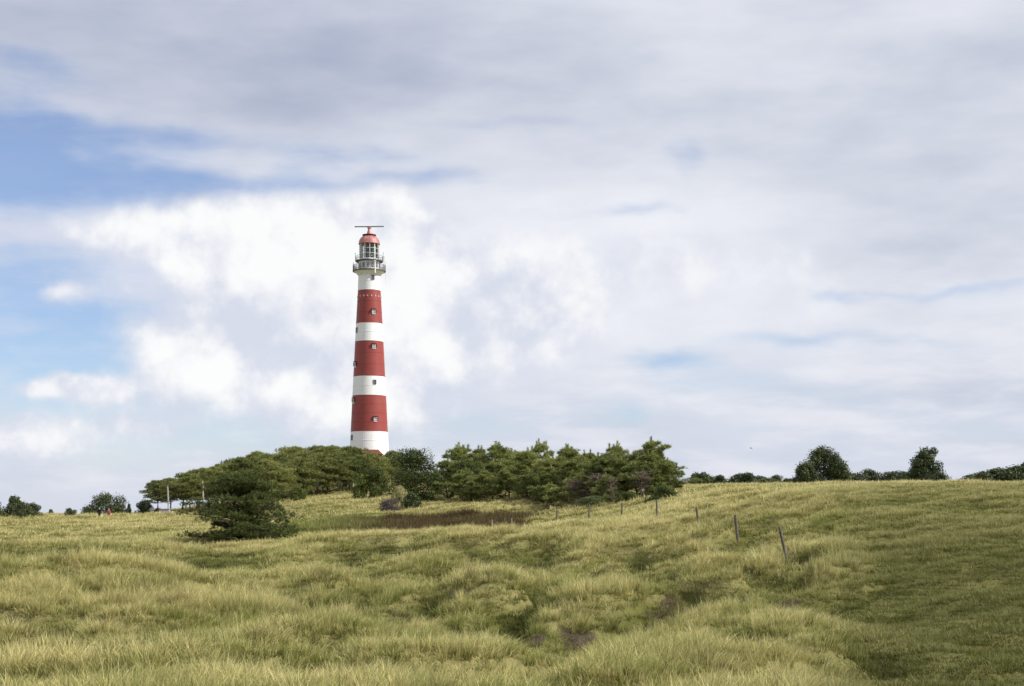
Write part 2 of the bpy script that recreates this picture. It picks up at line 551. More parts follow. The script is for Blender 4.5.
def mat_ground():
    m, n, out = new_mat('dune_ground')
    pos = n.new('ShaderNodeNewGeometry').outputs['Position']
    a = n.noise(pos, 0.35, 5, 0.6)
    b = n.noise(pos, 3.0, 5, 0.65)
    c = n.noise(pos, 14.0, 3, 0.6)
    straw = n.mix(b, (0.16, 0.145, 0.05), (0.29, 0.26, 0.11))
    moss = n.mix(c, (0.065, 0.072, 0.018), (0.14, 0.14, 0.038))
    col = n.mix(n.step(n.add(attr(n, 'moss'), n.mul(n.sub(a, 0.5), 1.0)), 0.25, 0.75), straw, moss)
    col = n.mix(n.mul(attr(n, 'turf'), 0.85), col, n.mix(b, (0.10, 0.10, 0.03), (0.16, 0.15, 0.05)))
    col = n.mix(attr(n, 'meadow'), col, n.mix(n.step(b, 0.35, 0.65), (0.13, 0.15, 0.03), (0.20, 0.21, 0.055)))
    col = n.mix(attr(n, 'heather'), col, n.mix(b, (0.055, 0.035, 0.018), (0.10, 0.07, 0.03)))
    soil = n.mix(c, (0.04, 0.031, 0.021), (0.125, 0.10, 0.068))
    col = n.mix(n.step(attr(n, 'soil'), 0.35, 0.6), col, soil)
    bmp = n.new('ShaderNodeBump')
    bmp.inputs['Strength'].default_value = 0.9
    bmp.inputs['Distance'].default_value = 0.12
    n.set(bmp.inputs['Height'], n.add(b, n.mul(c, 0.5)))
    principled(n, out, col, 0.95, 0.1, bmp.outputs[0])
    return m


ground = obj('ground', build_ground(), mat_ground())
tag(ground, 'rolling sand dunes overgrown with pale grass', None, None, 'structure')

# ------------------------------------------------------------------ grass
GR = np.random.default_rng(7)


def blade_clump(rng, n, hmin, hmax, rad, width, spread, wind=(0.18, 0.02), droop=0.35, segs=3):
    """a tuft of curved tapering blades; 'tip' runs 0 at the root to 1 at the end"""
    ang = rng.uniform(0, 2 * math.pi, n)
    rr = rad * np.sqrt(rng.uniform(0, 1, n))
    h = rng.uniform(hmin, hmax, n)
    bx, by = rr * np.cos(ang), rr * np.sin(ang)
    la = ang + rng.normal(0, 0.7, n)
    lean = spread * rng.uniform(0.3, 1.2, n) * h
    dx = np.cos(la) * lean + wind[0] * h
    dy = np.sin(la) * lean + wind[1] * h
    fa = rng.uniform(0, math.pi, n)
    wx, wy = np.cos(fa) * width, np.sin(fa) * width
    V = []; tips = []; tone = []
    tn = rng.uniform(0, 1, n)
    for s in range(segs + 1):
        t = s / segs
        px = bx + dx * t ** 1.8
        py = by + dy * t ** 1.8
        pz = h * (t - droop * t ** 3 * np.minimum(1.0, (np.hypot(dx, dy) / h) * 1.2)) - 0.04
        w = (1 - t) ** 0.6 * rng.uniform(0.8, 1.2, n) if s < segs else np.zeros(n)
        if s < segs:
            V.append(np.stack([px - wx * w, py - wy * w, pz], 1))
            V.append(np.stack([px + wx * w, py + wy * w, pz], 1))
            tips += [np.full(n, t), np.full(n, t)]; tone += [tn, tn]
        else:
            V.append(np.stack([px, py, pz], 1)); tips.append(np.full(n, 1.0)); tone.append(tn)
    VV = np.concatenate(V); ids = np.arange(n)
    T = []
    for s in range(segs):
        l0 = 2 * s * n + ids; r0 = (2 * s + 1) * n + ids
        if s < segs - 1:
            l1 = 2 * (s + 1) * n + ids; r1 = (2 * (s + 1) + 1) * n + ids
            T.append(np.stack([l0, r0, r1], 1)); T.append(np.stack([l0, r1, l1], 1))
        else:
            T.append(np.stack([l0, r0, 2 * segs * n + ids], 1))
    return VV, np.concatenate(T), np.concatenate(tips), np.concatenate(tone)


def mat_grass():
    m, n, out = new_mat('grass_blades')
    tip = attr(n, 'tip'); tone = attr(n, 'tone')
    dry = attr(n, 'dry', 'INSTANCER')
    olive = attr(n, 'olive', 'INSTANCER')
    brown = attr(n, 'brown', 'INSTANCER')
    rnd = n.new('ShaderNodeObjectInfo').outputs['Random']
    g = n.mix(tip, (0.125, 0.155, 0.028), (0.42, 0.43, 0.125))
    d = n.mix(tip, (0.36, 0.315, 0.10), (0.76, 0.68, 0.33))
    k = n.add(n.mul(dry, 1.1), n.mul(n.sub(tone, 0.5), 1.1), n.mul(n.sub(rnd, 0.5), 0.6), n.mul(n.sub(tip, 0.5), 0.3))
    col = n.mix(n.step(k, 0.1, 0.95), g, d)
    o = n.mix(tip, (0.052, 0.066, 0.013), (0.175, 0.190, 0.042))
    col = n.mix(olive, col, o)
    b = n.mix(n.add(n.mul(tone, 0.8), n.mul(tip, 0.2)), (0.045, 0.024, 0.015), (0.13, 0.075, 0.038))
    col = n.mix(brown, col, b)
    fac = n.add(0.62, n.mul(n.m('FRACT', n.mul(tone, 7.31)), 0.72))      # every blade its own depth of colour
    col = n.mix(1.0, col, n.vec(fac, fac, fac), 'MULTIPLY')
    dif = n.new('ShaderNodeBsdfPrincipled')
    n.set(dif.inputs['Base Color'], col)
    dif.inputs['Roughness'].default_value = 0.6
    dif.inputs['Specular IOR Level'].default_value = 0.25
    tr = n.new('ShaderNodeBsdfTranslucent')
    n.set(tr.inputs[0], col)
    mx = n.new('ShaderNodeMixShader')
    mx.inputs[0].default_value = 0.33
    n.set(mx.inputs[1], dif.outputs[0])
    n.set(mx.inputs[2], tr.outputs[0])
    n.set(out.inputs[0], mx.outputs[0])
    return m


GRASS = mat_grass()


def clump_set(prefix, specs):
    c = bpy.data.collections.new(prefix + '_sources')
    for i, s in enumerate(specs):
        V, T, tip, tone = blade_clump(np.random.default_rng(100 + i), **s)
        me = mesh_np(prefix, V, T, False, {'tip': tip, 'tone': tone})
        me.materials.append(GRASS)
        o = bpy.data.objects.new('%s_%02d' % (prefix, i), me)
        c.objects.link(o)
    return c


def scatter(name, coll, P, rot, scl, idx, attrs, label, cat='grass'):
    me = bpy.data.meshes.new(name)
    me.vertices.add(len(P))
    me.vertices.foreach_set('co', np.asarray(P, np.float32).ravel())
    a = me.attributes.new('rot', 'FLOAT_VECTOR', 'POINT'); a.data.foreach_set('vector', np.asarray(rot, np.float32).ravel())
    a = me.attributes.new('scl', 'FLOAT_VECTOR', 'POINT'); a.data.foreach_set('vector', np.asarray(scl, np.float32).ravel())
    a = me.attributes.new('idx', 'INT', 'POINT'); a.data.foreach_set('value', np.asarray(idx, np.int32))
    for k, v in attrs.items():
        a = me.attributes.new(k, 'FLOAT', 'POINT'); a.data.foreach_set('value', np.asarray(v, np.float32))
    o = obj(name, me)
    ng = bpy.data.node_groups.new(name + '_nodes', 'GeometryNodeTree')
    ng.interface.new_socket('Geometry', in_out='INPUT', socket_type='NodeSocketGeometry')
    ng.interface.new_socket('Geometry', in_out='OUTPUT', socket_type='NodeSocketGeometry')
    gi = ng.nodes.new('NodeGroupInput'); go = ng.nodes.new('NodeGroupOutput')
    ip = ng.nodes.new('GeometryNodeInstanceOnPoints')
    ci = ng.nodes.new('GeometryNodeCollectionInfo')
    ci.inputs['Collection'].default_value = coll
    ci.inputs['Separate Children'].default_value = True
    ci.inputs['Reset Children'].default_value = True
    ip.inputs['Pick Instance'].default_value = True

    def na(nm, dt):
        q = ng.nodes.new('GeometryNodeInputNamedAttribute')
        q.data_type = dt
        q.inputs['Name'].default_value = nm
        return q.outputs['Attribute']
    L = ng.links.new
    L(gi.outputs[0], ip.inputs['Points'])
    L(ci.outputs[0], ip.inputs['Instance'])
    L(na('idx', 'INT'), ip.inputs['Instance Index'])
    e2r = ng.nodes.new('FunctionNodeEulerToRotation')
    L(na('rot', 'FLOAT_VECTOR'), e2r.inputs[0])
    L(e2r.outputs[0], ip.inputs['Rotation'])
    L(na('scl', 'FLOAT_VECTOR'), ip.inputs['Scale'])
    L(ip.outputs[0], go.inputs[0])
    md = o.modifiers.new('scatter', 'NODES')
    md.node_group = ng
    tag(o, label, cat, None, 'stuff')
    return o


def sample_field(rng, bands):
    """random points over the dunes in front of the viewpoint, denser nearby"""
    XS, YS = [], []
    for d0, d1, dens in bands:
        w = 0.40 * (d0 + d1) / 2 + 7
        n = int(2 * w * (d1 - d0) * dens)
        XS.append(rng.uniform(-w, w, n)); YS.append(rng.uniform(d0, d1, n))
    return np.concatenate(XS), np.concatenate(YS)


FENCE = [(788, 63), (738, 74), (697, 91), (657, 110), (622, 121), (589, 130), (557, 140), (512, 134), (492, 132), (414, 127), (398, 126), (377, 125), (352, 124)]


def build_grass():
    rng = GR
    near = [
        dict(n=52, hmin=0.30, hmax=0.75, rad=0.18, width=0.0070, spread=0.45),
        dict(n=56, hmin=0.25, hmax=0.65, rad=0.21, width=0.0066, spread=0.65),
        dict(n=46, hmin=0.40, hmax=0.90, rad=0.14, width=0.0066, spread=0.40),
        dict(n=64, hmin=0.25, hmax=0.60, rad=0.26, width=0.00581, spread=0.85, droop=0.5),
        dict(n=22, hmin=0.70, hmax=1.05, rad=0.22, width=0.0045, spread=0.35, droop=0.2),
        dict(n=60, hmin=0.35, hmax=0.80, rad=0.20, width=0.00528, spread=0.55, wind=(0.34, 0.06)),
    ]
    mid = [dict(n=30, hmin=0.30, hmax=0.72, rad=0.26, width=0.011, spread=0.5 + 0.15 * i, segs=2) for i in range(3)]
    fars = [dict(n=17, hmin=0.30, hmax=0.70, rad=0.34, width=0.021, spread=0.5 + 0.15 * i, segs=2) for i in range(3)]
    tall = clump_set('tall_tuft', near + mid + fars)
    short = clump_set('short_tuft', [
        dict(n=90, hmin=0.08, hmax=0.24, rad=0.34, width=0.0070, spread=0.7, wind=(0.1, 0), segs=2),
        dict(n=80, hmin=0.10, hmax=0.30, rad=0.34, width=0.0066, spread=0.6, wind=(0.12, 0), segs=2),
        dict(n=100, hmin=0.06, hmax=0.18, rad=0.38, width=0.0074, spread=0.9, wind=(0.05, 0), segs=2)]
        + [dict(n=36, hmin=0.09, hmax=0.26, rad=0.42, width=0.014, spread=0.8, wind=(0.1, 0), segs=2) for i in range(2)]
        + [dict(n=20, hmin=0.09, hmax=0.26, rad=0.5, width=0.026, spread=0.8, wind=(0.1, 0), segs=2) for i in range(2)])

    def lod(y, a, b, c):
        m = len(y)
        j = y + rng.normal(0, 6, m)
        return np.where(j < 58, rng.integers(0, a, m), np.where(j < 112, a + rng.integers(0, b, m), a + b + rng.integers(0, c, m)))
    # ---- tall marram
    bands = [(15, 30, 22), (30, 45, 20), (45, 65, 14), (65, 95, 9.0), (95, 130, 6.0), (130, 170, 4.0), (170, 215, 2.4), (215, 290, 0.9)]
    x, y = sample_field(rng, bands)
    h = hummock(x, y); tz = turf_zone(x, y)
    patch = fbm(x / 2.4, y / 2.0, 201, 3)
    hol = hollow(x, y)
    p = sst(h + 0.7 * (patch - 0.5), 0.26, 0.66) * (1 - 0.6 * sst(hol, 0.35, 0.8))
    p = p * (1 - 0.95 * np.clip(meadow_mask(x, y), 0, 1)) * (1 - np.clip(1.6 * soil_mask(x, y + 0.3), 0, 1)) * (1 - 0.9 * sst(heather_mask(x, y), 0.3, 0.6))
    p = p * (1 - tz * (0.30 + 0.70 * sst(y, 58, 46)))
    p = np.maximum(p, 0.07 * (1 - tz) * (1 - meadow_mask(x, y)))
    for u_, d_ in FENCE:
        p = p * (1 - 0.97 * np.clip(1.6 * spot(x, y, u_, d_ - d_ / 45, 0.55, d_ / 38), 0, 1))
    keep = rng.uniform(0, 1, len(x)) < p
    x, y, h, tz, patch = (q[keep] for q in (x, y, h, tz, patch))
    z = height(x, y)
    nn = len(x)
    vigor = sst(fbm(x / 3.3, y / 2.8, 221, 3) + 0.25 * (h - 0.5), 0.30, 0.72)
    s = rng.uniform(0.7, 1.2, nn) * (0.62 + 0.45 * vigor) * (0.80 + 0.2 * sst(y, 30, 60) + 0.5 * sst(y, 60, 200)) * (1 - 0.40 * tz)
    hz = s * rng.uniform(0.75, 1.1, nn) * (0.68 + 0.32 * sst(y, 34, 48) - 0.36 * sst(y, 75, 140))
    strawspot = np.clip(spot(x, y, 55, 26, 1.2, 1.6) + spot(x, y, 120, 26.0, 1.2, 1.5), 0, 1)
    hz = hz * (1 + 0.45 * strawspot)
    tones = fbm(x / 3.0, y / 2.4, 301, 4)
    dry = 0.06 + 0.78 * h + 1.7 * (tones - 0.5) + 0.7 * (fbm(x / 13.0, y / 11.0, 311, 2) - 0.5) + 0.75 * strawspot + 0.15 * sst(y, 60, 120) - 0.10 * sst(y, 70, 50) - 0.12 * sst(y, 38, 28)
    dry = np.clip(dry + rng.normal(0, 0.14, nn) - 0.5 * hollow(x, y), 0, 1.15)
    brown = np.clip(0.8 * sst(fbm(x / 1.7, y / 1.5, 401, 3), 0.64, 0.78), 0, 1) * rng.uniform(0.1, 0.7, nn)
    rot = np.stack([rng.normal(0, 0.10, nn), rng.normal(0.0, 0.10, nn), rng.normal(0, 0.9, nn)], 1)
    ol = np.clip(tz * (0.20 + 0.55 * sst(y, 90, 45)) + 0.5 * sst(hollow(x, y), 0.25, 0.85) + 0.3 * sst(h, 0.45, 0.1), 0, 1)  # olive turf, plus shade painted into the greener grass of the hollows
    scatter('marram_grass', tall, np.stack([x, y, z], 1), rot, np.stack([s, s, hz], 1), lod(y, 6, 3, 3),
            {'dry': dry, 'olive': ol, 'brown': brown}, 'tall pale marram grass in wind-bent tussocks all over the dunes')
    # ---- short green undergrowth
    bands = [(15, 30, 14), (30, 45, 14), (45, 65, 12), (65, 95, 8.0), (95, 130, 5.5), (130, 170, 3.2), (170, 215, 1.8), (215, 290, 0.6)]
    x, y = sample_field(rng, bands)
    p = (1 - 0.97 * np.clip(soil_mask(x, y) * 1.7, 0, 1)) * (1 - 0.8 * sst(heather_mask(x, y), 0.3, 0.6))
    keep = rng.uniform(0, 1, len(x)) < p
    x, y = x[keep], y[keep]
    tz = turf_zone(x, y); nn = len(x)
    s = rng.uniform(0.8, 1.3, nn) * (1 + 0.5 * sst(y, 60, 200))
    hz = s * rng.uniform(0.7, 1.4, nn) * (1 - 0.35 * sst(y, 55, 150))
    md = meadow_mask(x, y)
    hh = hummock(x, y)
    dry = 0.12 + 0.5 * hh + 1.1 * (fbm(x / 3.0, y / 3.0, 501, 4) - 0.5) + 0.9 * (fbm(x / 9.0, y / 8.0, 511, 2) - 0.5) + 0.15 * sst(y, 60, 130) - 0.75 * md
    hol = hollow(x, y)
    dry = np.clip(dry + rng.normal(0, 0.14, nn) - 0.4 * hol, 0, 1)
    low = tz * sst(y, 58, 46)
    hz = hz * (1 - 0.35 * low)
    rot = np.stack([rng.normal(0, 0.08, nn), rng.normal(0.0, 0.08, nn), rng.uniform(0, 6.28, nn)], 1)
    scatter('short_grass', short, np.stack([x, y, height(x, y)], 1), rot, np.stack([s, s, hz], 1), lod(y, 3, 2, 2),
            {'dry': dry, 'olive': np.clip(tz * (0.25 + 0.55 * sst(y, 90, 45)) + 0.75 * sst(hol, 0.25, 0.8) + 0.55 * sst(hh, 0.5, 0.1) * sst(y, 140, 110), 0, 1), 'brown': 0.15 * rng.uniform(0, 1, nn) + 0.3 * sst(fbm(x / 1.3, y / 1.3, 531, 3), .55, .7) * hol}, 'short green grass and moss in the hollows between tussocks')  # hollow grass is greener and also carries painted shade
    # ---- brown low shrubs
    hx = rng.uniform(-32, 4, 14000); hy = rng.uniform(130, 175, 14000)
    keep = rng.uniform(0, 1, 14000) < sst(heather_mask(hx, hy), 0.2, 0.5)
    hx, hy = hx[keep], hy[keep]; nn = len(hx)
    s = rng.uniform(0.8, 2.1, nn)
    rot = np.stack([rng.normal(0, 0.1, nn), rng.normal(0, 0.1, nn), rng.uniform(0, 6.28, nn)], 1)
    scatter('heather', short, np.stack([hx, hy, height(hx, hy)], 1), rot, np.stack([s, s, s * 2.9], 1), rng.integers(3, 5, nn),
            {'dry': rng.uniform(0, .2, nn), 'olive': rng.uniform(0.3, .8, nn), 'brown': np.clip(rng.uniform(0.65, 1, nn) * sst(uof(hx, hy) + rng.normal(0, 16, nn), 325, 395), 0, 1)}, 'dark brown band of low heather below the wood', 'heather')
    # ---- dead stalks lying over the bare soil
    hx = rng.uniform(-8, 16, 20000); hy = rng.uniform(36, 56, 20000)
    keep = rng.uniform(0, 1, 20000) < 0.5 * sst(soil_mask(hx, hy), 0.25, 0.6)
    hx, hy = hx[keep], hy[keep]; nn = len(hx)
    s = rng.uniform(0.5, 1.0, nn)
    rot = np.stack([rng.normal(0, 0.25, nn), rng.normal(0, 0.25, nn), rng.uniform(0, 6.28, nn)], 1)
    scatter('dead_stalks', short, np.stack([hx, hy, height(hx, hy)], 1), rot, np.stack([s, s, s * 1.1], 1), rng.integers(0, 3, nn),
            {'dry': rng.uniform(0.2, 1, nn), 'olive': rng.uniform(0, .6, nn), 'brown': rng.uniform(0.15, .85, nn)}, 'withered brown stalks on the bare soil scars', 'dead grass')


build_grass()

# ------------------------------------------------------------------ simple materials
def mat_plain(name, col, rough=0.6, spec=0.4, var=0.12, scale=3.0, metal=0.0, bump=0.0):
    m, n, out = new_mat(name)
    pos = n.new('ShaderNodeTexCoord').outputs['Object']
    a = n.noise(pos, scale, 5, 0.6)
    lo = tuple(c * (1 - var) for c in col); hi = tuple(min(1, c * (1 + var)) for c in col)
    nrm = None
    if bump:
        b = n.new('ShaderNodeBump'); b.inputs['Strength'].default_value = bump; b.inputs['Distance'].default_value = 0.05
        n.set(b.inputs['Height'], n.noise(pos, scale * 6, 4, 0.6)); nrm = b.outputs[0]
    principled(n, out, n.mix(n.step(a, 0.3, 0.7), lo, hi), rough, spec, nrm, metal)
    return m


def mat_painted_tower(name, col, stain):
    m, n, out = new_mat(name)
    pos = n.new('ShaderNodeTexCoord').outputs['Object']
    x, y, z = n.sep(pos)[:3]
    streak = n.noise(n.vec(n.mul(x, 2.2), n.mul(y, 2.2), n.mul(z, 0.12)), 1.0, 5, 0.6)
    blot = n.noise(pos, 0.9, 5, 0.6)
    k = n.mul(n.step(streak, 0.48, 0.78), n.step(blot, 0.35, 0.75))
    c = n.mix(n.mul(k, 0.8), col, stain)
    c = n.mix(n.step(n.noise(pos, 0.35, 4, 0.6), 0.35, 0.75, 0.0, 0.28), c, tuple(min(1.0, q * 0.8 + 0.06) for q in col))
    principled(n, out, c, 0.5, 0.35)
    return m


def mat_foliage(name, lo, hi, trans=0.2):
    m, n, out = new_mat(name)
    tone = attr(n, 'tone'); tip = attr(n, 'tip')
    rnd = n.new('ShaderNodeObjectInfo').outputs['Random']
    k = n.add(n.mul(tone, 0.75), n.mul(n.sub(rnd, 0.5), 0.6), n.mul(tip, 0.25))
    c = n.mix(n.m('ADD', k, 0.0, clamp=True), lo, hi)
    d = n.new('ShaderNodeBsdfPrincipled')
    n.set(d.inputs['Base Color'], c)
    d.inputs['Roughness'].default_value = 0.55
    d.inputs['Specular IOR Level'].default_value = 0.25
    tr = n.new('ShaderNodeBsdfTranslucent')
    n.set(tr.inputs[0], c)
    mx = n.new('ShaderNodeMixShader')
    mx.inputs[0].default_value = trans
    n.set(mx.inputs[1], d.outputs[0]); n.set(mx.inputs[2], tr.outputs[0])
    n.set(out.inputs[0], mx.outputs[0])
    return m


M = dict(
    white=mat_painted_tower('white_paint', (0.80, 0.80, 0.79), (0.52, 0.50, 0.46)),
    red=mat_painted_tower('red_paint', (0.27, 0.046, 0.038), (0.19, 0.05, 0.04)),
    brick=mat_plain('red_brick', (0.30, 0.085, 0.05), 0.85, 0.2, 0.25, 6.0),
    tile=mat_plain('roof_tile', (0.14, 0.048, 0.03), 0.8, 0.2, 0.25, 4.0),
    rail=mat_plain('grey_metal', (0.20, 0.20, 0.21), 0.5, 0.5, 0.2, 3.0, 0.3),
    deck=mat_plain('dark_deck', (0.11, 0.11, 0.115), 0.6, 0.4, 0.2),
    dome=mat_plain('dome_red', (0.42, 0.17, 0.155), 0.42, 0.5, 0.15, 2.0),
    dred=mat_plain('dark_red', (0.14, 0.02, 0.022), 0.5, 0.4, 0.15),
    lens=mat_plain('lens_green', (0.10, 0.15, 0.125), 0.15, 0.8, 0.3, 4.0),
    dark=mat_plain('window_dark', (0.03, 0.033, 0.036), 0.12, 0.6, 0.2),
    trim=mat_plain('white_trim', (0.78, 0.78, 0.76), 0.5, 0.4, 0.05),
    bark=mat_plain('pine_bark', (0.105, 0.082, 0.066), 0.9, 0.15, 0.35, 5.0, 0, 0.5),
    deadwood=mat_plain('bleached_wood', (0.36, 0.33, 0.29), 0.85, 0.2, 0.2, 5.0, 0, 0.3),
    post=mat_plain('post_wood', (0.15, 0.13, 0.11), 0.9, 0.15, 0.35, 9.0, 0, 0.6),
    palepost=mat_plain('pale_post_wood', (0.33, 0.29, 0.23), 0.9, 0.15, 0.25, 9.0, 0, 0.6),
    slate=mat_plain('slate_roof', (0.075, 0.07, 0.08), 0.6, 0.4, 0.25),
    paleroof=mat_plain('pale_roof', (0.42, 0.41, 0.37), 0.6, 0.4, 0.15),
    concrete=mat_plain('concrete', (0.42, 0.38, 0.35), 0.9, 0.2, 0.2),
    needle=mat_foliage('pine_needles', (0.085, 0.108, 0.028), (0.31, 0.32, 0.095)),
    needle_y=mat_foliage('young_pine_needles', (0.085, 0.115, 0.028), (0.35, 0.37, 0.11)),
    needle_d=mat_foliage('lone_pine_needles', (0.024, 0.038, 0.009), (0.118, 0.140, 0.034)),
    leaf=mat_foliage('leaves_green', (0.034, 0.055, 0.010), (0.150, 0.170, 0.034), 0.25),
    leaf_d=mat_foliage('leaves_dark', (0.042, 0.060, 0.020), (0.15, 0.175, 0.060), 0.2),
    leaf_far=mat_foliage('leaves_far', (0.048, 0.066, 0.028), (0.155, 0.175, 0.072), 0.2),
    leaf_pale=mat_foliage('leaves_pale', (0.30, 0.28, 0.11), (0.60, 0.55, 0.29), 0.25),
    twig=mat_foliage('purple_twigs', (0.075, 0.058, 0.055), (0.21, 0.165, 0.155), 0.1),
)


M['ventpaint'] = mat_plain('vent_paint', (0.55, 0.36, 0.33), 0.6, 0.3, 0.2)


def mat_glass():
    m, n, out = new_mat('lantern_glass')
    g = n.new('ShaderNodeBsdfGlossy'); g.inputs['Roughness'].default_value = 0.05
    t = n.new('ShaderNodeBsdfTransparent'); t.inputs[0].default_value = (0.93, 0.96, 0.95, 1)
    mx = n.new('ShaderNodeMixShader')
    fr = n.new('ShaderNodeFresnel'); fr.inputs[0].default_value = 1.45
    n.set(mx.inputs[0], fr.outputs[0]); n.set(mx.inputs[1], t.outputs[0]); n.set(mx.inputs[2], g.outputs[0])
    n.set(out.inputs[0], mx.outputs[0])
    return m


M['glass'] = mat_glass()

# ------------------------------------------------------------------ mesh builders
def bm_mesh(name, bm, smooth=False):
    me = bpy.data.meshes.new(name)
    bmesh.ops.recalc_face_normals(bm, faces=bm.faces)
    bm.to_mesh(me); bm.free()
    if smooth:
        for p in me.polygons: p.use_smooth = True
    return me


def box(bm, c, s, rot=None):
    r = bmesh.ops.create_cube(bm, size=1.0)
    mt = Matrix.Translation(c) @ (rot.to_4x4() if rot is not None else Matrix.Identity(4)) @ Matrix.Diagonal((*s, 1.0))
    bmesh.ops.transform(bm, matrix=mt, verts=r['verts'])
    return r['verts']


def lathe(prof, n=48, cap=True):
    bm = bmesh.new()
    rings = []
    for r, z in prof:
        rings.append([bm.verts.new((r * math.cos(2 * math.pi * i / n), r * math.sin(2 * math.pi * i / n), z)) for i in range(n)])
    for a, b in zip(rings[:-1], rings[1:]):
        for i in range(n):
            bm.faces.new((a[i], a[(i + 1) % n], b[(i + 1) % n], b[i]))
    if cap:
        bm.faces.new(rings[0][::-1]); bm.faces.new(rings[-1])
    return bm


def tube(bm, pts, rads, n=6):
    """tapered tube along points"""
    rings = []
    for i, p in enumerate(pts):
        p = Vector(p)
        d = Vector(pts[min(i + 1, len(pts) - 1)]) - Vector(pts[max(i - 1, 0)])
        if d.length < 1e-6: d = Vector((0, 0, 1))
        q = d.to_track_quat('Z', 'Y')
        rings.append([bm.verts.new(p + q @ Vector((rads[i] * math.cos(2 * math.pi * k / n), rads[i] * math.sin(2 * math.pi * k / n), 0))) for k in range(n)])
    for a, b in zip(rings[:-1], rings[1:]):
        for k in range(n):
            bm.faces.new((a[k], a[(k + 1) % n], b[(k + 1) % n], b[k]))
    bm.faces.new(rings[0][::-1]); bm.faces.new(rings[-1])


